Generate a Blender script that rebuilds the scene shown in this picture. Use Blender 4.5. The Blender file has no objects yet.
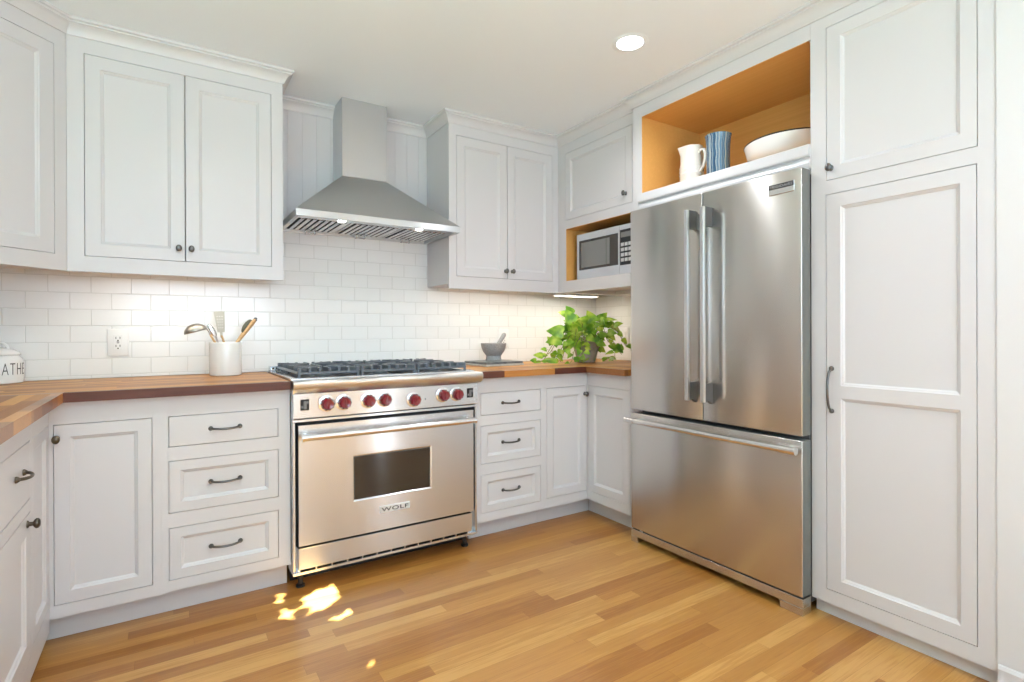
import bpy, bmesh, math, random
from mathutils import Vector, Matrix
random.seed(7)
S = bpy.context.scene
COL = S.collection
R = math.radians
PI = math.pi

# ------------------------------------------------------------------ camera
cam_d = bpy.data.cameras.new('camera'); cam = bpy.data.objects.new('camera', cam_d); COL.objects.link(cam)
S.camera = cam
cam_d.sensor_fit = 'HORIZONTAL'; cam_d.sensor_width = 36.0
cam_d.lens = 36.0 * 534.494 / 1024
cam_d.shift_x = 0.0
cam_d.shift_y = (332.555 - 341.0) / 1024
cam_d.clip_start = 0.02
cam.location = (-2.8129, -3.155, 1.1247)
cam.rotation_mode = 'XYZ'
cam.matrix_world = (Matrix.Translation(cam.location) @ Matrix.Rotation(R(-32.8152), 4, 'Z')
                    @ Matrix.Rotation(R(90 - 0.0863), 4, 'X') @ Matrix.Rotation(R(-0.196), 4, 'Z'))

# ------------------------------------------------------------------ view, world, sun and added window fill
S.view_settings.view_transform = 'Standard'; S.view_settings.look = 'None'
S.view_settings.gamma = 1.0; S.view_settings.use_curve_mapping = False
S.view_settings.exposure = 0.41
W = bpy.data.worlds.new('world'); S.world = W; W.use_nodes = True
nt = W.node_tree; nt.nodes.clear()
wo = nt.nodes.new('ShaderNodeOutputWorld'); wb = nt.nodes.new('ShaderNodeBackground'); sk = nt.nodes.new('ShaderNodeTexSky')
sk.sky_type = 'HOSEK_WILKIE'; sk.turbidity = 3.0
wb.inputs['Strength'].default_value = 1.0
nt.links.new(sk.outputs[0], wb.inputs['Color']); nt.links.new(wb.outputs[0], wo.inputs['Surface'])

SUN_DIR = Vector((1.466, 1.25, -2.0)).normalized()      # from the side window towards the floor by the range
sun_d = bpy.data.lights.new('sun', 'SUN'); sun_d.energy = 85.0; sun_d.angle = R(0.3); sun_d.color = (0.62, 0.82, 1.0)
sun = bpy.data.objects.new('sun', sun_d); COL.objects.link(sun)
sun.rotation_euler = SUN_DIR.to_track_quat('-Z', 'Y').to_euler()

def area(name, loc, target, sx, sy, power, color=(1, 1, 1), spread=180):
    d = bpy.data.lights.new(name, 'AREA'); d.shape = 'RECTANGLE'; d.size = sx; d.size_y = sy
    d.energy = power; d.color = color; d.spread = R(spread)
    o = bpy.data.objects.new(name, d); COL.objects.link(o); o.location = loc
    o.rotation_euler = (Vector(target) - Vector(loc)).to_track_quat('-Z', 'Y').to_euler()
    return o
area('rear_window_fill', (-2.4, -5.47, 1.5), (-2.4, -4.7, 2.55), 1.75, 1.35, 68, (0.62, 0.80, 1.0))  # added fill lamp standing in for daylight at an unseen window, tipped up
area('side_window_fill', (-3.81, -2.42, 1.70), (-3.1, -2.42, 2.5), 1.6, 1.1, 9, (0.62, 0.80, 1.0))  # added fill at the unseen side window, aimed towards the ceiling
area('far_window_fill', (-3.80, -4.2, 1.5), (-3.1, -4.1, 2.5), 1.3, 1.3, 14, (0.62, 0.80, 1.0))  # further added fill at an unseen window, also tipped up

# ------------------------------------------------------------------ materials
def new_mat(name):
    m = bpy.data.materials.new(name); m.use_nodes = True
    return m, m.node_tree.nodes, m.node_tree.links, m.node_tree.nodes['Principled BSDF']
def mat(name, col, rough=0.5, metal=0.0, coat=0.0, bump=0.0, bscale=200, var=0.0, vscale=6, emit=None, es=0, spec=None):
    m, n, l, b = new_mat(name)
    b.inputs['Base Color'].default_value = (*col, 1); b.inputs['Roughness'].default_value = rough
    b.inputs['Metallic'].default_value = metal; b.inputs['Coat Weight'].default_value = coat
    if spec is not None: b.inputs['Specular IOR Level'].default_value = spec
    tc = n.new('ShaderNodeTexCoord')
    if bump:
        t = n.new('ShaderNodeTexNoise'); t.inputs['Scale'].default_value = bscale; l.new(tc.outputs['Object'], t.inputs['Vector'])
        bp = n.new('ShaderNodeBump'); bp.inputs['Strength'].default_value = bump; bp.inputs['Distance'].default_value = 0.002
        l.new(t.outputs['Fac'], bp.inputs['Height']); l.new(bp.outputs[0], b.inputs['Normal'])
    if var:
        t = n.new('ShaderNodeTexNoise'); t.inputs['Scale'].default_value = vscale; l.new(tc.outputs['Object'], t.inputs['Vector'])
        mx = n.new('ShaderNodeMix'); mx.data_type = 'RGBA'
        mx.inputs['A'].default_value = tuple(c * (1 - var) for c in col) + (1,)
        mx.inputs['B'].default_value = tuple(min(1, c * (1 + var)) for c in col) + (1,)
        l.new(t.outputs['Fac'], mx.inputs['Factor']); l.new(mx.outputs['Result'], b.inputs['Base Color'])
    if emit: b.inputs['Emission Color'].default_value = (*emit, 1); b.inputs['Emission Strength'].default_value = es
    return m
PAINT = mat('cabinet_paint', (0.668, 0.645, 0.650), 0.32, bump=0.03, bscale=90)
WALLP = mat('wall_paint', (0.69, 0.675, 0.675), 0.6, bump=0.05, bscale=150)
CEILP = mat('ceiling_paint', (0.87, 0.905, 0.955), 0.85, bump=0.08, bscale=120)
DARKM = mat('dark_pewter', (0.10, 0.095, 0.09), 0.35, metal=0.9)
PEWTER = mat('pewter', (0.17, 0.165, 0.16), 0.33, metal=1.0)
BRONZE = mat('aged_bronze', (0.13, 0.11, 0.085), 0.35, metal=0.9)
BLACK = mat('black_enamel', (0.012, 0.012, 0.013), 0.35)
IRON = mat('cast_iron', (0.11, 0.125, 0.145), 0.28, bump=0.2, bscale=400)
DGLASS = mat('dark_glass', (0.035, 0.028, 0.022), 0.08, coat=0.4)
CERAM = mat('white_ceramic', (0.84, 0.84, 0.83), 0.22, coat=0.3)
CREAM = mat('cream_stoneware', (0.84, 0.81, 0.75), 0.35)
GRANITE = mat('granite', (0.34, 0.33, 0.32), 0.7, bump=0.3, bscale=300, var=0.5, vscale=160)
TILE = mat('glazed_tile', (0.86, 0.86, 0.85), 0.16, bump=0.02, bscale=25, spec=0.5)
GROUT = mat('grout', (0.70, 0.70, 0.68), 0.9, bump=0.1, bscale=400)
PLATE = mat('white_plastic', (0.85, 0.85, 0.84), 0.3)
SLOT = mat('slot_shade', (0.01, 0.01, 0.01), 0.8)  # near-black standing in for the shade inside slots and gaps
GLOW = mat('lamp_glow', (1, 1, 1), 0.5, emit=(1.0, 0.97, 0.92), es=9)
STRIPG = mat('strip_glow', (1, 1, 1), 0.5, emit=(1.0, 0.93, 0.80), es=5)
REDK = mat('red_knob', (0.20, 0.010, 0.018), 0.22, coat=0.7)
CHROME = mat('polished_steel', (0.80, 0.80, 0.80), 0.22, metal=1.0)
SATIN = mat('satin_steel', (0.74, 0.74, 0.74), 0.30, metal=1.0)
INK = mat('ink', (0.05, 0.05, 0.05), 0.6)
GREYPLASTIC = mat('grey_plastic', (0.20, 0.20, 0.20), 0.4)

def brushed(name, col, rough=0.33, an=0.88, rot=0.25):
    m, n, l, b = new_mat(name)
    b.inputs['Base Color'].default_value = (*col, 1); b.inputs['Metallic'].default_value = 1.0
    b.inputs['Roughness'].default_value = rough; b.inputs['Anisotropic'].default_value = an
    b.inputs['Anisotropic Rotation'].default_value = rot
    tg = n.new('ShaderNodeTangent'); tg.direction_type = 'RADIAL'; tg.axis = 'Z'; l.new(tg.outputs[0], b.inputs['Tangent'])
    tc = n.new('ShaderNodeTexCoord'); mp = n.new('ShaderNodeMapping'); mp.inputs['Scale'].default_value = (3, 3, 500)
    t = n.new('ShaderNodeTexNoise'); t.inputs['Scale'].default_value = 1.0; t.inputs['Detail'].default_value = 2
    l.new(tc.outputs['Object'], mp.inputs['Vector']); l.new(mp.outputs[0], t.inputs['Vector'])
    mr = n.new('ShaderNodeMapRange'); mr.inputs['To Min'].default_value = rough - 0.006; mr.inputs['To Max'].default_value = rough + 0.006
    l.new(t.outputs['Fac'], mr.inputs['Value']); l.new(mr.outputs[0], b.inputs['Roughness'])
    return m
STEEL = brushed('brushed_steel', (0.70, 0.72, 0.745), 0.24)
STEELD = brushed('fridge_steel', (0.64, 0.625, 0.60), 0.27)
HOODST = brushed('hood_steel', (0.60, 0.605, 0.61), 0.28)

def math_node(n, l, op, a, b=None, c=None):
    x = n.new('ShaderNodeMath'); x.operation = op
    for i, v in enumerate((a, b, c)):
        if v is None: continue
        if isinstance(v, (int, float)): x.inputs[i].default_value = v
        else: l.new(v, x.inputs[i])
    return x.outputs[0]

def planks(name, axis, width, length, ramp, rough, grain=0.35, gap=0.0, gapdark=0.5, coat=0.1, zstrips=False):
    """strips of timber laid along an axis, each strip a random tone with its own grain"""
    m, n, l, b = new_mat(name)
    tc = n.new('ShaderNodeTexCoord'); sp = n.new('ShaderNodeSeparateXYZ'); l.new(tc.outputs['Object'], sp.inputs[0])
    u, v = (sp.outputs[0], sp.outputs[1]) if axis == 'X' else (sp.outputs[1], sp.outputs[0])
    if axis == 'Z': u, v = sp.outputs[2], sp.outputs[1]
    z = sp.outputs[2]
    vr = math_node(n, l, 'DIVIDE', v, width); row = math_node(n, l, 'FLOOR', vr); fr = math_node(n, l, 'FRACT', vr)
    w1 = n.new('ShaderNodeTexWhiteNoise'); w1.noise_dimensions = '1D'; l.new(row, w1.inputs['W'])
    off = math_node(n, l, 'MULTIPLY', w1.outputs['Value'], 13.7)
    ur = math_node(n, l, 'ADD', math_node(n, l, 'DIVIDE', u, length), off)
    colm = math_node(n, l, 'FLOOR', ur); fu = math_node(n, l, 'FRACT', ur)
    cb = n.new('ShaderNodeCombineXYZ'); l.new(row, cb.inputs[0]); l.new(colm, cb.inputs[1])
    w2 = n.new('ShaderNodeTexWhiteNoise'); w2.noise_dimensions = '3D'; l.new(cb.outputs[0], w2.inputs['Vector'])
    # grain
    shift = math_node(n, l, 'MULTIPLY', w2.outputs['Value'], 37.0)
    gv = n.new('ShaderNodeCombineXYZ')
    l.new(math_node(n, l, 'ADD', math_node(n, l, 'MULTIPLY', u, 2.2), shift), gv.inputs[0])
    l.new(math_node(n, l, 'MULTIPLY', v, 42.0), gv.inputs[1]); l.new(math_node(n, l, 'MULTIPLY', z, 42.0), gv.inputs[2])
    g = n.new('ShaderNodeTexNoise'); g.inputs['Scale'].default_value = 1.6; g.inputs['Detail'].default_value = 5; g.inputs['Distortion'].default_value = 1.3
    l.new(gv.outputs[0], g.inputs['Vector'])
    gv2 = n.new('ShaderNodeCombineXYZ')
    l.new(math_node(n, l, 'ADD', math_node(n, l, 'MULTIPLY', u, 12), shift), gv2.inputs[0])
    l.new(math_node(n, l, 'MULTIPLY', v, 330.0), gv2.inputs[1]); l.new(math_node(n, l, 'MULTIPLY', z, 330.0), gv2.inputs[2])
    g2 = n.new('ShaderNodeTexNoise'); g2.inputs['Scale'].default_value = 1.0; g2.inputs['Detail'].default_value = 2
    l.new(gv2.outputs[0], g2.inputs['Vector'])
    val = math_node(n, l, 'ADD', w2.outputs['Value'], math_node(n, l, 'MULTIPLY', math_node(n, l, 'SUBTRACT', g.outputs['Fac'], 0.5), grain * 2.4))
    val = math_node(n, l, 'ADD', val, math_node(n, l, 'MULTIPLY', math_node(n, l, 'SUBTRACT', g2.outputs['Fac'], 0.5), grain * 0.9))
    rp = n.new('ShaderNodeValToRGB'); e = rp.color_ramp.elements
    while len(e) < len(ramp): e.new(0.5)
    for i, (p, c) in enumerate(ramp): e[i].position = p; e[i].color = (*c, 1)
    l.new(val, rp.inputs['Fac'])
    out = rp.outputs['Color']
    if gap:
        e1 = math_node(n, l, 'LESS_THAN', fr, gap / width)
        e2 = math_node(n, l, 'LESS_THAN', fu, gap / length)
        ee = math_node(n, l, 'MAXIMUM', e1, e2)
        mx = n.new('ShaderNodeMix'); mx.data_type = 'RGBA'; mx.blend_type = 'MULTIPLY'
        mx.inputs['B'].default_value = (gapdark, gapdark * 0.85, gapdark * 0.7, 1)
        l.new(ee, mx.inputs['Factor']); l.new(out, mx.inputs['A']); out = mx.outputs['Result']
    l.new(out, b.inputs['Base Color'])
    b.inputs['Roughness'].default_value = rough; b.inputs['Coat Weight'].default_value = coat; b.inputs['Coat Roughness'].default_value = 0.2
    bp = n.new('ShaderNodeBump'); bp.inputs['Strength'].default_value = 0.12; bp.inputs['Distance'].default_value = 0.001
    l.new(g2.outputs['Fac'], bp.inputs['Height']); l.new(bp.outputs[0], b.inputs['Normal'])
    return m
OAK = planks('oak_floor', 'X', 0.0572, 0.95, [(0.0, (0.34, 0.130, 0.026)), (0.3, (0.42, 0.180, 0.039)), (0.75, (0.49, 0.232, 0.054)), (1.0, (0.58, 0.305, 0.088))],
             0.30, grain=0.42, gap=0.0008, gapdark=0.6, coat=0.12)
_br = [(0.0, (0.10, 0.025, 0.012)), (0.3, (0.22, 0.07, 0.025)), (0.6, (0.42, 0.17, 0.05)), (1.0, (0.60, 0.30, 0.10))]
_br = [(0.0, (0.30, 0.105, 0.020)), (0.3, (0.44, 0.175, 0.032)), (0.7, (0.54, 0.235, 0.045)), (1.0, (0.66, 0.33, 0.08))]
BUTCH_X = planks('butcher_block_back', 'X', 0.045, 0.42, _br, 0.42, grain=0.22, coat=0.05)
BUTCH_Y = planks('butcher_block_side', 'Y', 0.045, 0.42, _br, 0.42, grain=0.22, coat=0.05)
EDGES = [planks('mahogany_block', 'X', 0.4, 3.0, [(0.0, (0.075, 0.016, 0.007)), (1.0, (0.15, 0.038, 0.016))], 0.45, grain=0.5),
         planks('teak_block', 'X', 0.4, 3.0, [(0.0, (0.30, 0.11, 0.030)), (1.0, (0.46, 0.20, 0.055))], 0.3, grain=0.5),
         planks('acacia_block', 'X', 0.4, 3.0, [(0.0, (0.42, 0.15, 0.028)), (1.0, (0.60, 0.27, 0.065))], 0.3, grain=0.5),
         planks('walnut_block', 'X', 0.4, 3.0, [(0.0, (0.20, 0.07, 0.022)), (1.0, (0.34, 0.14, 0.045))], 0.3, grain=0.5)]
MAPLE = planks('maple_lining', 'Z', 0.30, 3.0, [(0.0, (0.74, 0.38, 0.105)), (0.5, (0.83, 0.46, 0.150)), (1.0, (0.90, 0.55, 0.21))], 0.35, grain=0.35)
WOODU = planks('utensil_wood', 'Z', 0.5, 2.0, [(0.0, (0.40, 0.22, 0.09)), (1.0, (0.66, 0.42, 0.20))], 0.5, grain=0.5)

# ------------------------------------------------------------------ mesh helpers
class MB:
    def __init__(self): self.bm = bmesh.new()
    def box(self, x0, x1, y0, y1, z0, z1, bev=0.0, seg=2):
        if x0 > x1: x0, x1 = x1, x0
        if y0 > y1: y0, y1 = y1, y0
        if z0 > z1: z0, z1 = z1, z0
        r = bmesh.ops.create_cube(self.bm, size=1.0, matrix=Matrix.Translation(((x0+x1)/2, (y0+y1)/2, (z0+z1)/2)) @ Matrix.Diagonal((x1-x0, y1-y0, z1-z0, 1)))
        if bev:
            es = list({e for v in r['verts'] for e in v.link_edges})
            bmesh.ops.bevel(self.bm, geom=es, offset=bev, segments=seg, affect='EDGES', profile=0.5)
        return self
    def cyl(self, p0, p1, r0, r1=None, seg=24, caps=True):
        p0, p1 = Vector(p0), Vector(p1); r1 = r0 if r1 is None else r1
        d = p1 - p0; q = d.to_track_quat('Z', 'Y').to_matrix().to_4x4()
        bmesh.ops.create_cone(self.bm, cap_ends=caps, segments=seg, radius1=r0, radius2=r1, depth=d.length,
                              matrix=Matrix.Translation((p0+p1)/2) @ q)
        return self
    def ball(self, c, rx, ry=None, rz=None, seg=16, rot=None):
        ry = rx if ry is None else ry; rz = rx if rz is None else rz
        mt = Matrix.Translation(c) @ (rot.to_4x4() if rot else Matrix()) @ Matrix.Diagonal((rx, ry, rz, 1))
        bmesh.ops.create_uvsphere(self.bm, u_segments=seg, v_segments=max(8, seg//2), radius=1, matrix=mt)
        return self
    def lathe(self, prof, c=(0, 0, 0), seg=40, axis=None):
        c = Vector(c); rings = []
        q = Vector(axis).to_track_quat('Z', 'Y').to_matrix() if axis else Matrix.Identity(3)
        for r, z in prof:
            if r < 1e-6: rings.append([self.bm.verts.new(c + q @ Vector((0, 0, z)))]); continue
            rings.append([self.bm.verts.new(c + q @ Vector((r*math.cos(2*PI*i/seg), r*math.sin(2*PI*i/seg), z))) for i in range(seg)])
        for a, b in zip(rings, rings[1:]):
            for i in range(seg):
                j = (i+1) % seg
                if len(a) == 1 and len(b) == 1: continue
                if len(a) == 1: self.bm.faces.new((a[0], b[j], b[i]))
                elif len(b) == 1: self.bm.faces.new((a[i], a[j], b[0]))
                else: self.bm.faces.new((a[i], a[j], b[j], b[i]))
        return self
    def tube(self, pts, r, seg=10, radii=None):
        pts = [Vector(p) for p in pts]; rings = []
        up = Vector((0, 0, 1)); prev = None
        for i, p in enumerate(pts):
            t = (pts[min(i+1, len(pts)-1)] - pts[max(i-1, 0)]).normalized()
            if prev is None:
                a = t.cross(up)
                if a.length < 1e-3: a = t.cross(Vector((1, 0, 0)))
                a.normalize()
            else:
                a = (prev - t*prev.dot(t)).normalized()
            prev = a; b = t.cross(a); rr = radii[i] if radii else r
            rings.append([self.bm.verts.new(p + a*rr*math.cos(2*PI*k/seg) + b*rr*math.sin(2*PI*k/seg)) for k in range(seg)])
        for a, b in zip(rings, rings[1:]):
            for k in range(seg): self.bm.faces.new((a[k], a[(k+1) % seg], b[(k+1) % seg], b[k]))
        self.bm.faces.new(rings[0][::-1]); self.bm.faces.new(rings[-1])
        return self
    def prism(self, poly, z0, z1):
        a = [self.bm.verts.new((x, y, z0)) for x, y in poly]; b = [self.bm.verts.new((x, y, z1)) for x, y in poly]
        self.bm.faces.new(a[::-1]); self.bm.faces.new(b)
        for i in range(len(a)):
            j = (i+1) % len(a); self.bm.faces.new((a[i], a[j], b[j], b[i]))
        return self
    def extr(self, poly, fn, a0, a1):
        """poly of (p,q); fn(p,q,t)->xyz; extruded t from a0 to a1"""
        a = [self.bm.verts.new(fn(p, q, a0)) for p, q in poly]; b = [self.bm.verts.new(fn(p, q, a1)) for p, q in poly]
        self.bm.faces.new(a[::-1]); self.bm.faces.new(b)
        for i in range(len(a)):
            j = (i+1) % len(a); self.bm.faces.new((a[i], a[j], b[j], b[i]))
        return self
    def grid(self, x0, x1, z0, z1, holes, y0, y1, recess=None):
        """board in the XZ plane, front at y0 back at y1, with through holes; recess = list of (inset, depth) loops closing each hole"""
        xs = sorted({x0, x1, *[h[0] for h in holes], *[h[1] for h in holes]}); zs = sorted({z0, z1, *[h[2] for h in holes], *[h[3] for h in holes]})
        hole = lambda cx, cz: any(h[0] < cx < h[1] and h[2] < cz < h[3] for h in holes)
        V = {}
        def v(x, y, z):
            k = (round(x, 6), round(y, 6), round(z, 6))
            if k not in V: V[k] = self.bm.verts.new((x, y, z))
            return V[k]
        nx, nz = len(xs)-1, len(zs)-1
        solid = [[not hole((xs[i]+xs[i+1])/2, (zs[j]+zs[j+1])/2) for j in range(nz)] for i in range(nx)]
        for i in range(nx):
            for j in range(nz):
                a, b, c, d = xs[i], xs[i+1], zs[j], zs[j+1]
                if not solid[i][j]:
                    if recess: self.bm.faces.new((v(a, y1, d), v(b, y1, d), v(b, y1, c), v(a, y1, c)))
                    continue
                self.bm.faces.new((v(a, y0, c), v(b, y0, c), v(b, y0, d), v(a, y0, d)))
                self.bm.faces.new((v(a, y1, d), v(b, y1, d), v(b, y1, c), v(a, y1, c)))
                def side(ok, p, q):
                    if not ok: self.bm.faces.new((v(p[0], y0, p[1]), v(q[0], y0, q[1]), v(q[0], y1, q[1]), v(p[0], y1, p[1])))
                so = lambda ii, jj, edge: (0 <= ii < nx and 0 <= jj < nz and (solid[ii][jj] or recess))
                side(so(i-1, j, 0), (a, d), (a, c)); side(so(i+1, j, 0), (b, c), (b, d))
                side(so(i, j-1, 0), (a, c), (b, c)); side(so(i, j+1, 0), (b, d), (a, d))
        if recess:
            for h in holes:
                prev = None
                for ins, dep in [(0, 0)] + recess:
                    lp = [v(h[0]+ins, y0+dep, h[2]+ins), v(h[1]-ins, y0+dep, h[2]+ins), v(h[1]-ins, y0+dep, h[3]-ins), v(h[0]+ins, y0+dep, h[3]-ins)]
                    if prev:
                        for k in range(4):
                            self.bm.faces.new((prev[k], prev[(k+1) % 4], lp[(k+1) % 4], lp[k]))
                    prev = lp
                self.bm.faces.new(prev)
        return self
    def xf(self, m):
        bmesh.ops.transform(self.bm, matrix=m, verts=self.bm.verts); return self
    def build(self, name, m, parent=None, smooth=False, label=None, ang=35):
        bmesh.ops.recalc_face_normals(self.bm, faces=self.bm.faces)
        me = bpy.data.meshes.new(name); self.bm.to_mesh(me); self.bm.free()
        ms = m if isinstance(m, (list, tuple)) else [m]
        for k in ms: me.materials.append(k)
        if smooth:
            me.shade_smooth()
            me.set_sharp_from_angle(angle=R(ang))
        o = bpy.data.objects.new(name, me); COL.objects.link(o)
        if parent: o.parent = parent
        if label: o['label'] = label
        return o
def tag(o, label=None, cat=None, group=None, kind=None):
    if label: o['label'] = label
    if cat: o['category'] = cat
    if group: o['group'] = group
    if kind: o['kind'] = kind
    return o
def thing(name, label, cat, loc=(0, 0, 0), rz=0.0, group=None):
    o = bpy.data.objects.new(name, None); COL.objects.link(o); o.location = loc; o.rotation_euler = (0, 0, R(rz)); o.empty_display_size = 0.05
    return tag(o, label, cat, group)
def struct(o, label=None): return tag(o, label, None, None, 'structure')
def text_mesh(name, body, height, m, parent, place, sx=1.0, depth=0.0006, spacing=1.0, align='CENTER', bend=None, thin=0.0):
    """place: Matrix mapping text plane (x right, y up, z out) to the parent's frame"""
    cu = bpy.data.curves.new(name, 'FONT'); cu.body = body; cu.size = height / 0.70; cu.extrude = depth
    cu.align_x = align; cu.space_character = spacing; cu.resolution_u = 4; cu.offset = -thin*cu.size
    t = bpy.data.objects.new(name, cu); COL.objects.link(t)
    dg = bpy.context.evaluated_depsgraph_get(); dg.update()
    me = bpy.data.meshes.new_from_object(t.evaluated_get(dg)); bpy.data.objects.remove(t); bpy.data.curves.remove(cu)
    for v in me.vertices:
        v.co.x *= sx
        if bend: v.co = bend(v.co)
    me.transform(place); me.materials.clear(); me.materials.append(m)
    o = bpy.data.objects.new(name, me); COL.objects.link(o); o.parent = parent
    return o
PANEL = [(0.003, 0.0035), (0.0075, 0.0055), (0.0115, 0.0095), (0.0135, 0.0100)]

# ------------------------------------------------------------------ the room
H = 2.417
XL = -3.834; YB = -5.5
b = MB(); b.box(XL-0.1, 0.1, YB-0.1, 0.1, -0.06, 0.0); struct(b.build('floor', OAK), 'honey oak strip floor')
b = MB(); b.box(XL-0.1, 0.1, YB-0.1, 0.1, H, H+0.08); struct(b.build('ceiling', CEILP), 'flat white ceiling')
b = MB(); b.box(XL-0.1, 0.1, 0.008, 0.1, 0, H); struct(b.build('wall_back', WALLP))
b = MB(); b.box(0.008, 0.1, -2.575, 0.008, 0, H); b.box(-0.645, 0.1, YB, -2.575, 0, H); struct(b.build('wall_right', WALLP))
b = MB(); b.grid(YB, 0.0, 0, H, [(-3.30, -1.55, 1.10, 2.37), (-4.9, -3.6, 0.85, 2.15)], 0, 0.1); b.xf(Matrix.Translation((XL, 0, 0)) @ Matrix.Rotation(R(90), 4, 'Z'))
struct(b.build('wall_left', WALLP))
b = MB(); b.grid(XL, -0.645, 0, H, [(-3.28, -1.52, 0.83, 2.18)], YB-0.1, YB); struct(b.build('wall_rear', WALLP))
def window(n, x0, x1, z0, z1, M):
    w = thing('window_%d' % n, None, None); w['kind'] = 'structure'; w.matrix_world = M
    MB().grid(x0-0.06, x1+0.06, z0-0.06, min(z1+0.06, H-0.001), [(x0+0.02, x1-0.02, z0+0.02, z1-0.02)], -0.02, 0.0).build('window_frame', PAINT, w)
    mm = MB(); xm = (x0+x1)/2
    if n == 2: mm.grid(x0, x1, z0, z1, [(x0+0.03, x1-0.03, z0+0.03, z1-0.03)], 0.02, 0.045)
    else: mm.box(xm-0.012, xm+0.012, 0.02, 0.045, z0, z1); mm.box(x0, x1, 0.02, 0.045, (z0+z1)/2-0.02, (z0+z1)/2+0.02)
    mm.build('window_sash', PAINT, w)
window(1, -3.28, -1.52, 0.83, 2.18, Matrix.Translation((0, YB, 0)) @ Matrix.Rotation(PI, 4, 'Z') @ Matrix.Translation((4.8, 0, 0)))
window(3, -4.9, -3.6, 0.85, 2.15, Matrix.Translation((XL, 0, 0)) @ Matrix.Rotation(R(90), 4, 'Z'))
window(2, -3.30, -1.55, 1.10, 2.37, Matrix.Translation((XL, 0, 0)) @ Matrix.Rotation(R(90), 4, 'Z'))

# tiled splashback: every tile a bevelled slab over grout, laid in running bond
def tile_wall(name, u0, u1, z0, z1, phase, M, label):
    b = MB(); tw, th, g = 0.1535, 0.0765, 0.0022
    n0 = int(math.floor((z0 - 0.9295) / th))
    k = n0
    while 0.9295 + k*th < z1 - 0.004:
        a0, a1 = max(z0, 0.9295+k*th+g/2), min(z1, 0.9295+(k+1)*th-g/2)
        off = phase + (0 if k % 2 == 0 else tw/2)
        j = int(math.floor((u0-off)/tw))
        while off + j*tw < u1:
            c0, c1 = max(u0, off+j*tw+g/2), min(u1, off+(j+1)*tw-g/2)
            if c1-c0 > 0.004 and a1-a0 > 0.004:
                t = [(c0, 0.001, a0), (c1, 0.001, a0), (c1, 0.001, a1), (c0, 0.001, a1)]; s = 0.0015
                ty = 0.001 + random.uniform(-0.0001, 0.0001)
                f = [(c0+s, ty-0.0015, a0+s), (c1-s, ty-0.0015, a0+s), (c1-s, ty-0.0015, a1-s), (c0+s, ty-0.0015, a1-s)]
                tv = [b.bm.verts.new(p) for p in t]; fv = [b.bm.verts.new(p) for p in f]
                b.bm.faces.new(fv)
                for q in range(4): b.bm.faces.new((tv[q], tv[(q+1) % 4], fv[(q+1) % 4], fv[q]))
            j += 1
        k += 1
    nf = len(b.bm.faces)
    b.xf(M)
    o = b.build(name, [TILE, GROUT]); 
    g2 = MB(); g2.box(u0, u1, 0.0006, 0.0075, z0, z1); g2.xf(M); g2.build('grout_bed', GROUT, o)
    return struct(o, label)
tile_wall('backsplash', XL, 0.0, 0.9145, 1.69, -3.342+0.0003, Matrix(), 'white glazed subway tile splashback on the back wall')
tile_wall('backsplash', 0.0, 1.03, 0.9145, 1.39, 0.05, Matrix.Rotation(R(-90), 4, 'Z'), 'white subway tile splashback on the short right wall')
# painted vertical boards above the tiles, either side of the chimney
b = MB(); x = -2.329
while x < -1.42:
    b.box(x+0.0002, min(x+0.0773, -1.419), 0.0005, 0.0078, 1.691, H, 0.0009, 1); x += 0.0775
struct(b.build('trim_3', PAINT), 'white beadboard above the tiles behind the hood')

# crown moulding
def sweep(path, prof, closed=False):
    b = MB(); rings = []
    P = [Vector((x, y, 0)) for x, y in path]
    for i, p in enumerate(P):
        d0 = (P[i]-P[i-1]).normalized() if i else (P[1]-P[0]).normalized()
        d1 = (P[i+1]-P[i]).normalized() if i < len(P)-1 else d0
        n0 = Vector((d0.y, -d0.x, 0)); n1 = Vector((d1.y, -d1.x, 0)); m = (n0+n1)/(1+n0.dot(n1))
        rings.append([b.bm.verts.new(p + m*o + Vector((0, 0, z))) for o, z in prof])
    for a, c in zip(rings, rings[1:]):
        for k in range(len(prof)-1): b.bm.faces.new((a[k], c[k], c[k+1], a[k+1]))
        b.bm.faces.new((a[-1], c[-1], c[0], a[0]))
    b.bm.faces.new(rings[0]); b.bm.faces.new(rings[-1][::-1])
    return b
CROWN = [(0.0005, -0.062), (0.006, -0.062), (0.009, -0.054), (0.011, -0.048), (0.015, -0.040), (0.022, -0.031), (0.031, -0.023),
         (0.037, -0.020), (0.038, -0.014), (0.046, -0.011), (0.0475, -0.006), (0.0475, -0.0005), (0.0005, -0.0005)]
path = [(XL, -0.675), (-3.52, -0.675), (-3.159, -0.314), (-2.329, -0.314), (-2.329, 0), (-1.419, 0), (-1.419, -0.314), (-0.61, -0.314),
        (-0.61, -1.03), (-0.641, -1.03), (-0.641, -2.56), (-0.645, -2.575), (-0.645, YB)]
struct(sweep(path, [(o_, H + z_) for o_, z_ in CROWN]).build('trim_1', PAINT, smooth=True, ang=25), 'white crown moulding')
BASEB = [(0.0005, 0.0005), (0.014, 0.0005), (0.014, 0.028), (0.010, 0.034), (0.008, 0.040), (0.0085, 0.075), (0.004, 0.085), (0.0005, 0.088)]
struct(sweep([(-0.645, -2.578), (-0.645, YB)], BASEB).build('baseboard_right', PAINT, smooth=True, ang=25))

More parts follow.
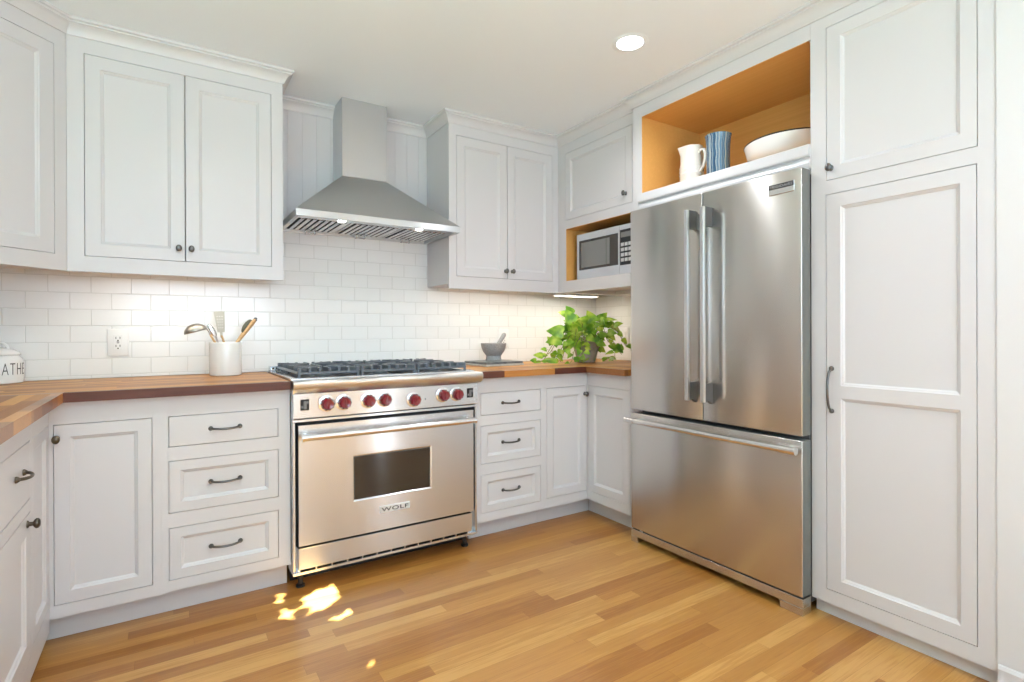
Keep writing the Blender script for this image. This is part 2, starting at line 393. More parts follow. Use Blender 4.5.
# ------------------------------------------------------------------ cabinet hardware
def knob(parent, x, z, r=0.0132, m=PEWTER):
    b = MB(); b.lathe([(0, 0.0005), (0.010, 0.0005), (0.009, 0.004), (0.0055, 0.006), (0.005, 0.014), (r*0.8, 0.018), (r, 0.022), (r*0.95, 0.027), (r*0.6, 0.031), (0, 0.032)], (x, 0, z), 20, axis=(0, -1, 0))
    for v in b.bm.verts: v.co.z = z+(v.co.z-z)*1.18; v.co.x = x+(v.co.x-x)*0.92
    return b.build('knob', m, parent, smooth=True)
def pull(parent, x, z, w=0.115, m=PEWTER, vertical=False, dep=0.028):
    b = MB(); P = []
    for i in range(13):
        t = i/12; a = (t-0.5)*w; y = -0.004 - (dep-0.004)*min(1, math.sin(PI*t)**0.45 if 0 < t < 1 else 0); s = -0.0025*math.sin(PI*t)
        P.append((x+a, y, z+s) if not vertical else (x, y, z+a))
    b.tube(P, 0.0046, 10)
    for s in (-1, 1):
        c = (x+s*w/2, -0.0006, z) if not vertical else (x, -0.0006, z+s*w/2)
        b.lathe([(0, 0), (0.0095, 0), (0.0095, 0.003), (0.007, 0.007), (0.0045, 0.010), (0, 0.010)], c, 16, axis=(0, -1, 0))
    return b.build('handle', m, parent, smooth=True)

# ------------------------------------------------------------------ cabinets (local frame: x along the face, -y out of it, z up)
G = 0.0022
def leaf(parent, x0, x1, z0, z1, rec=None, name='door', st=0.052, slab=False, label=None):
    """inset door or drawer front, flush with the face frame"""
    b = MB()
    if slab: b.box(x0+G, x1-G, 0.0, 0.019, z0+G, z1-G, 0.0012, 1)
    else:
        holes = rec or [(x0+st, x1-st, z0+st, z1-st)]
        b.grid(x0+G, x1-G, z0+G, z1-G, holes, 0.0, 0.019, recess=PANEL)
    return b.build(name, PAINT, parent, label=label)
def face(parent, x0, x1, z0, z1, holes):
    return MB().grid(x0, x1, z0, z1, holes, 0.0, 0.021).build('face_frame', PAINT, parent)
def carcass(parent, x0, x1, z0, z1, d, name='carcass', m=None):
    b = MB(); b.grid(x0, x1, z0, z1, [(x0+0.010, x1-0.010, z0+0.010, z1-0.010)], 0.0212, 0.12); b.box(x0, x1, 0.1201, d, z0, z1)
    return b.build(name, m or PAINT, parent)
CT = 0.879      # underside of the worktop
TOE = 0.078
zf = 0.105

# left run door cabinet (back wall), local origin at its left end of the face
c = thing('base_cabinet', 'white base cabinet with one tall panelled door and bronze knob, in left corner', 'cabinet', (-3.169, -0.665, 0))
w = 0.3339
face(c, 0, w, zf, CT-0.0005, [(0.012, 0.306, 0.150, 0.797)])
carcass(c, 0, w, zf, CT-0.0005, 0.655)
MB().box(-0.033, w, TOE, TOE+0.02, 0.0005, zf-0.0005).build('toe_kick', PAINT, c)
d = leaf(c, 0.012, 0.306, 0.150, 0.797, st=0.046); knob(d, 0.022, 0.747, m=BRONZE)
# drawer bank left of the range
c = thing('drawer_cabinet', 'white base cabinet with three drawers, left of the range', 'cabinet', (-2.835, -0.665, 0))
w = 2.835-2.3635
dr = [(0.675, 0.797), (0.415, 0.621), (0.152, 0.358)]
b = MB(); hs = [(0.024, 0.424, a, z) for a, z in dr]
b.grid(0, w, 0.111, CT-0.0005, hs, 0, 0.021)
b.extr([(0, 0.1108), (0.03, 0.1108), (0.02, 0.1085), (0.008, 0.1052), (0, 0.1050)], lambda p, q, t: (p, t, q), 0, 0.021)
b.build('face_frame', PAINT, c); carcass(c, 0, w, 0.111, CT-0.0005, 0.655)
MB().box(0.0, w-0.002, TOE, TOE+0.02, 0.0005, 0.1105).build('toe_kick', PAINT, c)
for i, (a, z) in enumerate(dr):
    d = leaf(c, 0.024, 0.424, a, z, name='drawer', slab=(i == 0), st=0.040); pull(d, 0.222, (a+z)/2+(0.003 if i else 0.0), 0.106)
# drawer bank right of the range
c = thing('drawer_cabinet', 'white base cabinet with three drawers, right of the range', 'cabinet', (-1.442, -0.665, 0))
w = 1.442-0.990
hs = [(0.033, 0.428, a, z) for a, z in dr]
b = MB(); b.grid(0, w, zf, CT-0.0005, hs, 0, 0.021); b.build('face_frame', PAINT, c); carcass(c, 0, w, zf, CT-0.0005, 0.655)
MB().box(0.0, w, TOE, TOE+0.02, 0.0005, zf-0.0005).build('toe_kick', PAINT, c)
for i, (a, z) in enumerate(dr):
    d = leaf(c, 0.033, 0.428, a, z, name='drawer', slab=(i == 0), st=0.040); pull(d, 0.225, (a+z)/2+(0.003 if i else 0.0), 0.106, DARKM)
# corner base cabinet, door facing the room
c = thing('base_cabinet', 'white base cabinet with one narrow door, right of the small drawers in the corner', 'cabinet', (-0.9895, -0.665, 0))
w = 0.9895-0.6655
face(c, 0, w, zf, CT-0.0005, [(0.018, w-0.006, 0.158, 0.797)])
MB().prism([(0, 0.0212), (w-0.0005, 0.0212), (w-0.0005, 0.03), (w+0.64, 0.03), (w+0.64, 0.655), (0, 0.655)], zf, CT-0.0005).build('carcass', PAINT, c)
MB().box(0.0, w+TOE-0.001, TOE, TOE+0.02, 0.0005, zf-0.0005).build('toe_kick', PAINT, c)
d = leaf(c, 0.018, w-0.006, 0.158, 0.797, st=0.048); knob(d, w-0.020, 0.747)
# base cabinet on the right wall, before the refrigerator
c = thing('base_cabinet', 'white base cabinet facing left, tucked beside the refrigerator under the plant', 'cabinet', (-0.665, -0.665, 0), -90)
w = 1.029-0.665
face(c, 0.0, w, zf, CT-0.0005, [(0.012, w-0.012, 0.158, 0.797)])
carcass(c, 0.022, w, zf, CT-0.0005, 0.655)
MB().box(-TOE+0.0005, w, TOE, TOE+0.02, 0.0005, zf-0.0005).build('toe_kick', PAINT, c)
leaf(c, 0.012, w-0.012, 0.158, 0.797, st=0.048)

# left-wall run: blind corner unit, then drawer-over-door units
def left_unit(y0, y1, label, kind):
    c = thing('base_cabinet', label, 'cabinet', (-3.169, y0, 0), 90)   # local x = world y - y0
    w = y1-y0; 
    if kind == 'blind':
        face(c, 0, w, 0.062, CT-0.0005, [(0.016, w-0.010, 0.15, 0.797)])
        leaf(c, 0.016, w-0.010, 0.15, 0.797, st=0.040, name='fixed_panel')
    else:
        hs = [(0.03, w-0.02, 0.618, 0.797), (0.03, w-0.02, 0.13, 0.578)]
        face(c, 0, w, 0.062, CT-0.0005, hs)
        d = leaf(c, *hs[0], name='drawer', slab=True); pull(d, w-0.02-0.145, 0.718, 0.095, BRONZE)
        d = leaf(c, *hs[1], st=0.06); knob(d, w-0.070, 0.552, m=BRONZE)
    carcass(c, 0, w, 0.062, CT-0.0005, 0.66)
    MB().box(0, w, 0.034, 0.054, 0.0005, 0.0615).build('toe_kick', PAINT, c)
    return c
left_unit(-0.950, -0.666, 'white blind corner cabinet with a fixed panel, at the corner of the left run', 'blind')
left_unit(-1.45, -0.951, 'white cabinet with a drawer over a door, at the left edge of the photo', 'unit')
left_unit(-1.951, -1.451, 'white cabinet with a drawer over a door, nearest the camera on left run', 'unit')

# worktops
c = thing('countertop', 'L-shaped reddish butcher block worktop left of the range', 'countertop', (0, 0, CT))
MB().box(XL+0.001, -2.3685, -0.6802, -0.001, 0, 0.0345).build('worktop_slab', BUTCH_X, c)
MB().box(XL+0.001, -3.1538, -2.0, -0.7108, 0, 0.0345).build('worktop_slab', BUTCH_Y, c)
def edge(parent, axis, a, blocks, e0, e1):
    b = MB(); pos = a; mi = []
    for ln, k in blocks:
        if axis == 'X': b.box(pos, pos+ln, e0, e1, 0, 0.0345)
        else: b.box(e0, e1, pos-ln, pos, 0, 0.0345)
        mi += [k]*6; pos += ln if axis == 'X' else -ln
    for f, k in zip(b.bm.faces, mi): f.material_index = k
    return b.build('edge_strip', EDGES, parent)
edge(c, 'X', -3.1236, [(0.7551, 0)], -0.7104, -0.6803)
edge(c, 'X', XL+0.001, [(0.7094, 1)], -0.7104, -0.6803)
edge(c, 'Y', -0.7108, [(0.11, 2), (0.09, 1), (0.17, 3), (0.15, 1), (0.20, 2), (0.3, 3), (0.2692, 1)], -3.1537, -3.1236)
c = thing('countertop', 'L-shaped butcher block worktop in the right corner under the plant', 'countertop', (0, 0, CT))
MB().box(-1.425, -0.001, -0.6802, -0.001, 0, 0.0345).build('worktop_slab', BUTCH_X, c)
MB().box(-0.6802, -0.001, -1.0285, -0.7108, 0, 0.0345).build('worktop_slab', BUTCH_Y, c)
edge(c, 'X', -1.425, [(0.14, 0), (0.34, 2), (0.2347, 0)], -0.7104, -0.6803)
edge(c, 'X', -0.7103, [(0.7093, 2)], -0.7104, -0.6803)
edge(c, 'Y', -0.7108, [(0.3177, 3)], -0.7104, -0.6803)

# wall cabinets
UZ, UT = 1.382, H-0.0005
def upper(x0, x1, doors, label, knobs, y=-0.314, st=0.055):
    c = thing('wall_cabinet', label, 'cabinet', (x0, y, UZ)); w = x1-x0; T = UT-UZ
    hs = [(a-x0, bb-x0, z0-UZ, z1-UZ) for a, bb, z0, z1 in doors]
    # doors in a pair share one opening
    op = (hs[0][0], hs[-1][1], hs[0][2], hs[0][3])
    face(c, 0, w, 0, T, [op]); carcass(c, 0, w, 0.028, T, -y-0.0005)
    for h, k in zip(hs, knobs):
        d = leaf(c, *h, st=st); knob(d, k-x0, 1.501-UZ+0.004)
    return c
upper(-3.1585, -2.329, [(-3.102, -2.7425, 1.447, 2.293), (-2.7425, -2.381, 1.447, 2.293)], 'white two-door wall cabinet above the left worktop', (-2.768, -2.719))
upper(-1.419, -0.6105, [(-1.371, -1.0130, 1.456, 2.293), (-1.0130, -0.659, 1.456, 2.293)], 'white two-door wall cabinet right of the range hood', (-1.030, -0.980))
# diagonal corner cabinet
c = thing('wall_cabinet', 'white angled corner wall cabinet at top left', 'cabinet', (-3.52, -0.675, UZ), 45)
wd = math.hypot(0.361, 0.361); T = UT-UZ
face(c, 0.0, wd-0.0005, 0, T, [(0.047, wd-0.047, 0.064, 0.910)])
d = leaf(c, 0.047, wd-0.047, 0.064, 0.910, st=0.055); knob(d, 0.07, 0.12)
Mi = (Matrix.Translation((-3.52, -0.675, 0)) @ Matrix.Rotation(R(45), 4, 'Z')).inverted()
pl = [Mi @ Vector((x, y, 0)) for x, y in [(XL+0.001, -0.001), (-3.160, -0.001), (-3.160, -0.29), (-3.19, -0.315), (-3.521, -0.646), (-3.55, -0.674), (XL+0.001, -0.674)]]
MB().prism([(p.x, max(p.y, 0.0212)) for p in pl], 0.028, T).build('carcass', PAINT, c)

def niche(parent, x0, x1, z0, z1, d, t=0.012):
    """open timber-lined recess: two sides, top, floor and back"""
    b = MB()
    b.box(x0-t, x0, 0.0213, d, z0-t, z1+t); b.box(x1, x1+t, 0.0213, d, z0-t, z1+t)
    b.box(x0, x1, 0.0213, d, z1, z1+t); b.box(x0, x1, 0.0213, d, z0-t, z0); b.box(x0, x1, d-t, d, z0, z1)
    e = 0.0025
    b.box(x0+0.0002, x0+e, 0.0008, 0.0213, z0+0.0002, z1-0.0002); b.box(x0+e, x1-0.0002, 0.0008, 0.0213, z1-e, z1-0.0002)
    return b.build('lining', MAPLE, parent, label='orange maple lining')
# microwave cabinet on the right wall; local x = -(y) - 0.3145
c = thing('wall_cabinet', 'white wall cabinet with one door over an open microwave nook', 'cabinet', (-0.61, -0.3145, UZ), -90)
w = 1.0295-0.3145; o = 0.3145
nk = (0.398-o, w-0.03, 1.456-UZ, 1.797-UZ); dk = (0.390-o, w-0.035, 1.853-UZ, 2.292-UZ)
face(c, 0.0, w, 0, T, [nk, dk]); niche(c, *nk, 0.45)
d = leaf(c, *dk, st=0.050); knob(d, 0.944-o, 1.912-UZ)
b = MB(); b.box(0.001, w, 0.45+0.001, 0.609, 0, T); b.box(0.001, nk[0]-0.0125, 0.0213, 0.4495, 0, T); b.box(nk[1]+0.0125, w, 0.0213, 0.4495, 0, T)
b.box(nk[0]-0.0125, nk[1]+0.0125, 0.0213, 0.4495, nk[3]+0.0125, T); b.box(nk[0]-0.0125, nk[1]+0.0125, 0.0213, 0.4495, 0.028, nk[2]-0.0125)
b.build('carcass', PAINT, c)
# filler behind the corner between the two wall cabinets
# refrigerator surround with open display shelf; local x = -(y)-1.03
c = thing('refrigerator_surround', 'white cabinet with an orange timber open shelf above the refrigerator', 'cabinet', (-0.641, -1.03, 0), -90)
w = 2.0035-1.03
op = (0.0655, w-0.0015, 1.871, 2.292)
b = MB(); b.grid(0, w, 1.79, UT, [op], 0, 0.021); b.build('face_frame', PAINT, c)
niche(c, op[0], op[1]-0.011, op[2], op[3], 0.50)
b = MB(); b.box(0, 0.0525, 0, 0.640, 0.0005, 1.7895); b.build('side_panel', PAINT, c)
b = MB(); b.box(0, op[0]-0.0125, 0.0213, 0.640, 1.79, UT); b.box(op[0]-0.0125, w, 0.0213, 0.640, op[3]+0.0125, UT); b.box(op[0]-0.012, w, 0.5005, 0.640, 1.79, op[3]+0.012)
b.build('carcass', PAINT, c)
b = MB(); b.extr([(0.0, 1.777), (-0.004, 1.777), (-0.010, 1.786), (-0.012, 1.797), (-0.009, 1.806), (-0.004, 1.815), (-0.003, 1.822), (-0.016, 1.826), (-0.018, 1.832), (-0.018, 1.868), (-0.015, 1.871), (0.0, 1.871)],
                 lambda p, q, t: (t, p, q), 0.052, w-0.001)
b.box(0.0530, w-0.001, 0.0003, 0.03, 1.777, 1.7895)
b.build('shelf_moulding', PAINT, c)
# tall pantry; local x = -(y)-2.004
c = thing('pantry_cabinet', 'tall white pantry cabinet with two stacked doors right of the refrigerator', 'cabinet', (-0.641, -2.004, 0), -90)
w = 2.5745-2.004; o = 2.004
lo = (2.060-o, 2.5265-o, 0.112, 1.657); hi = (2.062-o, 2.5285-o, 1.711, 2.310)
face(c, 0, w, 0.0585, UT, [lo, hi]); carcass(c, 0, w, 0.0585, UT, 0.640)
MB().box(0.0, w, 0.034, 0.054, 0.0005, 0.058).build('toe_kick', PAINT, c)
d = leaf(c, *hi, rec=[(hi[0]+0.052, hi[1]-0.045, hi[2]+0.052, hi[3]-0.05)]); knob(d, 2.081-o, 1.757)
d = leaf(c, *lo, rec=[(2.114-o, 2.483-o, 0.160, 0.864), (2.114-o, 2.483-o, 0.912, 1.604)])
pull(d, 2.081-o, 0.895, 0.165, PEWTER, vertical=True, dep=0.034)

# ------------------------------------------------------------------ range
c = thing('gas_range', 'stainless steel six-burner gas range with red knobs', 'range', (-1.9065, -0.70, 0))
hw = 0.4545
FY = -0.016     # control panel front in local y (world -0.716)
MB().box(-hw, hw, 0.02, 0.655, 0.072, 0.905).build('body', STEEL, c)
MB().box(-hw, -hw+0.0125, -0.002, 0.0193, 0.084, 0.733, 0.002, 1).build('side_trim', STEEL, c)
MB().box(hw-0.0125, hw, -0.002, 0.0193, 0.084, 0.733, 0.002, 1).build('side_trim', STEEL, c)
MB().box(-hw, hw, FY, 0.0195, 0.7505, 0.860, 0.003, 2).build('control_panel', STEEL, c)
b = MB()
prof = [(0.0195, 0.861), (-0.026, 0.861), (-0.038, 0.872), (-0.047, 0.886), (-0.050, 0.896), (-0.0505, 0.904), (-0.047, 0.9115), (-0.040, 0.9155), (-0.032, 0.917), (0.0195, 0.917)]
b.extr(prof, lambda p, q, t: (t, p, q), -hw-0.003, hw+0.012); b.build('bullnose', SATIN, c, smooth=True, ang=20)
MB().box(-hw, hw, -0.004, 0.0193, 0.7335, 0.7455, 0.001, 1).build('top_trim', STEEL, c)
b = MB(); b.box(-hw+0.013, hw-0.013, 0.002, 0.0193, 0.7460, 0.7500); b.box(-hw+0.014, hw-0.014, 0.012, 0.0193, 0.19, 0.7330)
b.build('door_gap_shade', SLOT, c)  # black strips that colour in the shade of the door gaps
def red_knob(x, z, r=0.0275):
    b = MB(); b.lathe([(0, 0), (r*0.98, 0), (r*1.0, 0.014), (r*0.9, 0.030), (r*0.78, 0.036), (r*0.5, 0.034), (0, 0.033)], (x, FY-0.0045, z), 28, axis=(0, -1, 0))
    for k in range(10):
        a = 2*PI*k/10; b.ball((x+r*0.93*math.cos(a), FY-0.018, z+r*0.93*math.sin(a)), r*0.19, 0.015, r*0.19, 8)
    b.box(x-0.005, x+0.005, FY-0.0415, FY-0.036, z-r*0.7, z+r*0.7, 0.002, 1)
    k = b.build('knob', REDK, c, smooth=True)
    MB().lathe([(0, 0.0003), (r*1.28, 0.0003), (r*1.30, 0.003), (r*1.12, 0.0045), (0, 0.0045)], (x, FY, z), 32, axis=(0, -1, 0)).build('bezel', CHROME, k, smooth=True, label='polished steel bezel')
    return k
for kx in (-2.22, -2.145, -2.033, -1.956, -1.655, -1.578): red_knob(kx+1.9065, 0.809)
red_knob(-1.809+1.9065, 0.797)
for kx in (-2.312, -1.500):
    x = kx+1.9065
    s = MB().box(x-0.018, x+0.018, FY-0.002, FY-0.0003, 0.786, 0.834, 0.0008, 1).build('rocker_switch', BLACK, c)
    b = MB(); b.box(x-0.006, x+0.006, FY-0.008, FY-0.002, 0.792, 0.826, 0.002, 1); b.box(x-0.015, x-0.008, FY-0.0045, FY-0.002, 0.796, 0.806); b.box(x+0.008, x+0.015, FY-0.0045, FY-0.002, 0.815, 0.825)
    b.build('toggle', GREYPLASTIC, s)
x = -1.748+1.9065
MB().lathe([(0, 0.0003), (0.0035, 0.0003), (0.003, 0.002), (0, 0.0025)], (x, FY, 0.796), 12, axis=(0, -1, 0)).build('indicator', BLACK, c, smooth=True)
DY = -0.028
dl, dr_ = -2.341+1.9065, -1.487+1.9065
wx0, wx1, wz0, wz1 = -2.108+1.9065, -1.722+1.9065, 0.356, 0.566
b = MB(); b.grid(dl, dr_, 0.202, 0.7225, [(wx0, wx1, wz0, wz1)], DY, 0.011, recess=[(0.004, 0.0015), (0.008, 0.005)])
dd = b.build('oven_door', STEEL, c)
MB().box(wx0+0.0085, wx1-0.0085, DY+0.0028, DY+0.0048, wz0+0.0085, wz1-0.0085).build('window', DGLASS, dd)
b = MB(); b.cyl((dl+0.01, DY-0.052, 0.678), (dr_-0.022, DY-0.052, 0.678), 0.0145, seg=28)
for x in (dl+0.028, dr_-0.034):
    b.cyl((x, DY-0.0005, 0.678), (x, DY-0.050, 0.678), 0.0095, seg=18); b.box(x-0.013, x+0.013, DY-0.006, DY-0.0003, 0.66, 0.696, 0.002, 1)
for x in (dl+0.004, dr_-0.016-0.008):
    b.cyl((x, DY-0.052, 0.678), (x+0.010, DY-0.052, 0.678), 0.0165, seg=28)
b.build('handle', CHROME, dd, smooth=True)
x0, x1 = -1.984+1.9065, -1.836+1.9065
bd = MB().box(x0, x1, DY-0.0035, DY-0.0003, 0.281, 0.312, 0.001, 1).build('badge', mat('badge_silver', (0.78, 0.77, 0.75), 0.4, metal=0.3), dd, label='polished maker plate')
text_mesh('lettering', 'WOLF', 0.0175, INK, bd, Matrix.Translation(((x0+x1)/2, DY-0.0038, 0.2878)) @ Matrix.Rotation(R(90), 4, 'X'), sx=1.80, depth=0.0004, spacing=1.08, thin=-0.012)
MB().box(dl, dr_-0.006, DY+0.006, 0.0190, 0.098, 0.190, 0.002, 1).build('kick_panel', STEEL, c)
b = MB(); b.box(-hw, hw-0.004, -0.012, 0.0190, 0.0725, 0.0835); b.box(dl, dl+0.01, -0.004, 0.0190, 0.084, 0.0975)
n = 12; ww = (dr_-0.012-dl-0.02)/n
MB().box(dl+0.01, dr_-0.012, 0.012, 0.0188, 0.0838, 0.0972).build('vent_shade_plate', SLOT, c)  # black plate behind the slots, their shade put in as colour
for i in range(n): b.box(dl+0.01+(i+1)*ww-0.006, dl+0.01+(i+1)*ww, -0.010, 0.0115, 0.084, 0.0975)
b.build('vent_strip', STEEL, c)
MB().box(-hw+0.01, hw-0.02, 0.125, 0.13, 0.0005, 0.0715).build('toe_shade_panel', BLACK, c)  # added black sheet imitating the deep shade under the range
for x in (-hw+0.04, hw-0.05):
    for y in (0.045, 0.58):
        MB().lathe([(0, 0.0005), (0.019, 0.0005), (0.019, 0.010), (0.011, 0.014), (0.011, 0.0715), (0, 0.0715)], (x, y, 0), 16).build('leg', BLACK, c, smooth=True)
# cooktop
b = MB(); b.grid(-hw, hw, 0.022, 0.655, [(-hw+0.028, hw-0.028, 0.055, 0.585)], -0.922, -0.9055); b.xf(Matrix.Rotation(R(-90), 4, 'X') @ Matrix.Diagonal((1, 1, 1, 1)))
b.xf(Matrix.Diagonal((1, -1, 1, 1))) if False else None
bmb = b
for v in bmb.bm.verts: v.co = Vector((v.co.x, abs(v.co.y), abs(v.co.z)))
bmb.build('cooktop_rim', STEEL, c)
MB().box(-hw+0.028, hw-0.028, 0.055, 0.585, 0.9055, 0.909).build('burner_pan', BLACK, c)
b = MB(); b.box(-hw+0.002, hw-0.002, 0.60, 0.655, 0.9225, 0.946, 0.002, 1)
isl = b.build('rear_vent', STEEL, c)
b = MB()
for i in range(46): b.box(-hw+0.012+i*0.0192, -hw+0.021+i*0.0192, 0.5985, 0.5998, 0.930, 0.940)
b.build('vent_slots', SLOT, isl)
for sx in range(3):
    cx = (-0.283, 0.0, 0.283)[sx]
    for cy in (0.185, 0.455):
        b = MB(); b.lathe([(0, 0.9095), (0.058, 0.9095), (0.056, 0.916), (0.040, 0.920), (0.038, 0.928), (0.020, 0.931), (0, 0.931)], (cx, cy, 0), 24); b.build('burner', IRON, c, smooth=True)
    g = MB(); x0, x1, y0, y1 = cx-0.137, cx+0.137, 0.050, 0.592; zt0, zt1 = 0.944, 0.963; t = 0.012
    for (a, bb, cc, ddd) in ((x0, x1, y0, y0+t), (x0, x1, y1-t, y1), (x0, x0+t, y0+t, y1-t), (x1-t, x1, y0+t, y1-t), (x0+t, x1-t, (y0+y1)/2-t/2, (y0+y1)/2+t/2)):
        g.box(a, bb, cc, ddd, 0.936, 0.947, 0.002, 1)
    for cy in (0.185, 0.455):
        for k in range(8):
            a = 2*PI*k/8
            rx = 0.130 if k % 2 == 0 else 0.178
            f = bmesh.ops.create_cube(g.bm, size=1.0, matrix=Matrix.Translation((cx, cy, 0)) @ Matrix.Rotation(a, 4, 'Z') @ Matrix.Translation(((0.030+rx)/2, 0, 0.9535)) @ Matrix.Diagonal((rx-0.030, 0.010, 0.023, 1)))
            bmesh.ops.bevel(g.bm, geom=list({e for v in f['verts'] for e in v.link_edges}), offset=0.002, segments=1, affect='EDGES')
    for px in (x0+0.006, x1-0.006):
        for py in (y0+0.006, y1-0.006, (y0+y1)/2): g.cyl((px, py, 0.9225), (px, py, 0.940), 0.008, 0.006, 8)
    for k in range(7):
        px = x0+0.008+k*(x1-x0-0.016)/6
        for py in (y0+0.012, y1-0.012): g.box(px-0.006, px+0.006, py-0.012, py+0.012, 0.942, 0.965, 0.002, 1)
    g.build('grate', IRON, c)

# ------------------------------------------------------------------ range hood
c = thing('range_hood', 'stainless steel chimney range hood on the back wall', 'range hood', (-1.866, 0, 1.68))
xl, xr, yf = -2.300+1.866, -1.433+1.866, -0.484
cx0, cx1, cyf = -2.005+1.866, -1.750+1.866, -0.19
Hc = H-0.0008-1.68
MB().box(cx0, cx1, cyf, -0.001, 0.305, Hc, 0.0015, 1).build('chimney', HOODST, c)
b = MB(); v = b.bm.verts.new
lo = [v((xl, yf, 0.033)), v((xr, yf, 0.033)), v((xr, -0.001, 0.033)), v((xl, -0.001, 0.033))]
# slightly concave slopes
def ring(t):
    s = t + 0.035*math.sin(PI*t)*-1; z = 0.033 + (0.303-0.033)*t
    e = t
    return [(xl+(cx0-xl)*e-0.0, yf+(cyf-yf)*e, z), (xr+(cx1-xr)*e, yf+(cyf-yf)*e, z), (xr+(cx1-xr)*e, -0.001, z), (xl+(cx0-xl)*e, -0.001, z)]
prev = lo
for t in (1.0,):
    cur = [v(p) for p in ring(t)]
    for k in range(4): b.bm.faces.new((prev[k], prev[(k+1) % 4], cur[(k+1) % 4], cur[k]))
    prev = cur
b.bm.faces.new(prev); b.bm.faces.new(lo[::-1])
b.build('canopy', HOODST, c)
b = MB(); b.grid(xl, xr, 0.001, -yf, [(xl+0.016, xr-0.016, 0.02, -yf-0.016)], 0.0, 0.0325)
for vv in b.bm.verts: vv.co = Vector((vv.co.x, -vv.co.z, vv.co.y))
rim = b.build('rim', HOODST, c)
b = MB(); b.box(xl+0.0165, xr-0.0165, yf+0.0165, yf+0.105, 0.010, 0.014); b.build('light_panel', STEEL, c)
fw = (xr-xl-0.034)/3
for i in range(3):
    a0 = xl+0.017+i*fw+0.004; a1 = a0+fw-0.008; ya, yb = yf+0.108, -0.022
    f = MB().box(a0, a1, ya, yb, 0.014, 0.019).build('baffle_filter', STEEL, c)
    nb = 8; sw = (a1-a0-0.03)/nb
    s = MB()
    for k in range(nb): s.box(a0+0.015+k*sw, a0+0.015+k*sw+sw*0.36, ya+0.015, yb-0.012, 0.0125, 0.0139)
    s.build('baffle_slots', SLOT, f)
    s = MB()
    for k in range(nb): s.box(a0+0.015+k*sw+sw*0.38, a0+0.015+(k+1)*sw-sw*0.02, ya+0.010, yb-0.010, 0.009, 0.0139, 0.002, 1)
    s.build('baffle_bars', STEEL, f)
    s = MB(); mx = (a0+a1)/2; s.box(mx-0.028, mx+0.028, yb-0.045, yb-0.020, -0.010, -0.006, 0.001, 1); s.box(mx-0.028, mx-0.022, yb-0.045, yb-0.020, -0.010, 0.012); s.box(mx+0.022, mx+0.028, yb-0.045, yb-0.020, -0.010, 0.012)
    s.build('handle', STEEL, f)
for x in (-2.065, -1.644):
    l = MB().lathe([(0, 0.006), (0.018, 0.006), (0.021, 0.0095), (0, 0.0095)], (x+1.866, -0.40, 0), 24).build('lamp', GLOW, c)
    ld = bpy.data.lights.new('hood_lamp', 'SPOT'); ld.energy = 2.2; ld.spot_size = R(110); ld.spot_blend = 0.8; ld.color = (1.0, 0.94, 0.86); ld.shadow_soft_size = 0.03
    lo_ = bpy.data.objects.new('hood_lamp', ld); COL.objects.link(lo_); lo_.parent = c; lo_.location = (x+1.866, -0.40, -0.001)
b = MB(); 
for k in range(3): b.cyl((xr+0.0003, yf+0.05, 0.016), (xr+0.002, yf+0.05, 0.016), 0.004, seg=10)
b.build('rivet', CHROME, c)

# ------------------------------------------------------------------ refrigerator, local x = -(y)-1.5475, -y out (world -x)
c = thing('refrigerator', 'stainless steel french-door refrigerator with bottom freezer drawer', 'refrigerator', (-0.648, -1.5475, 0), -90)
fw = 0.4615
MB().box(-fw+0.012, fw-0.012, 0.003, 0.62, 0.03, 1.755).build('body', mat('fridge_body', (0.10, 0.10, 0.10), 0.5), c)
DF, DB = -0.072, -0.008
FSIDE = mat('door_edge_grey', (0.16, 0.165, 0.155), 0.45)
def fdoor(x0, x1, z0, z1, name):
    b = MB(); b.box(x0, x1, DF, DB, z0, z1, 0.004, 3); b.bm.normal_update()
    for f in b.bm.faces:
        if abs(f.normal.x) > 0.95 or abs(f.normal.z) > 0.95: f.material_index = 1
    return b.build(name, [STEELD, FSIDE], c, smooth=True, ang=50)
dL = fdoor(-fw, -0.0035, 0.7085, 1.768, 'door'); dR = fdoor(0.0010, fw, 0.7085, 1.768, 'door')
dZ = fdoor(-fw, fw, 0.073, 0.690, 'freezer_drawer')
for dd, hx in ((dL, -0.044), (dR, 0.044)):
    b = MB(); z0, z1 = 0.802, 1.688
    b.box(hx-0.0100, hx+0.0100, DF-0.066, DF-0.050, z0, z1, 0.003, 2)
    k = b.build('handle', SATIN, dd)
    for za, zb, s in ((z0, z0+0.085, -1), (z1-0.085, z1, 1)):
        b = MB()
        if s < 0: poly = [(DF-0.052, za+0.002), (DF-0.030, za+0.006), (DF-0.0005, za-0.012), (DF-0.0005, zb), (DF-0.052, zb)]
        else: poly = [(DF-0.052, za), (DF-0.0005, za), (DF-0.0005, zb), (DF-0.052, zb)]
        b.extr(poly, lambda p, q, t: (t, p, q), hx-0.0095, hx+0.0095); b.build('handle_bracket', mat('bracket_grey', (0.09, 0.09, 0.09), 0.4), dd)
b = MB(); b.cyl((-fw+0.005, DF-0.045, 0.6555), (fw-0.01, DF-0.045, 0.6555), 0.0135, seg=28)
for x in (-fw+0.002, fw-0.065): b.cyl((x, DF-0.045, 0.6555), (x+0.065, DF-0.045, 0.6555), 0.0150, seg=28)
for x in (-fw+0.045, fw-0.045): b.cyl((x, DF-0.0005, 0.6555), (x, DF-0.043, 0.6555), 0.012, seg=20)
b.build('handle', CHROME, dZ, smooth=True)
b = MB(); b.box(-fw, fw, DF, DF+0.004, 0.032, 0.067, 0.001, 1); b.box(-fw, -fw+0.045, DF, DF+0.06, 0.0005, 0.0315, 0.001, 1); b.box(fw-0.095, fw, DF, DF+0.06, 0.0005, 0.0315, 0.001, 1)
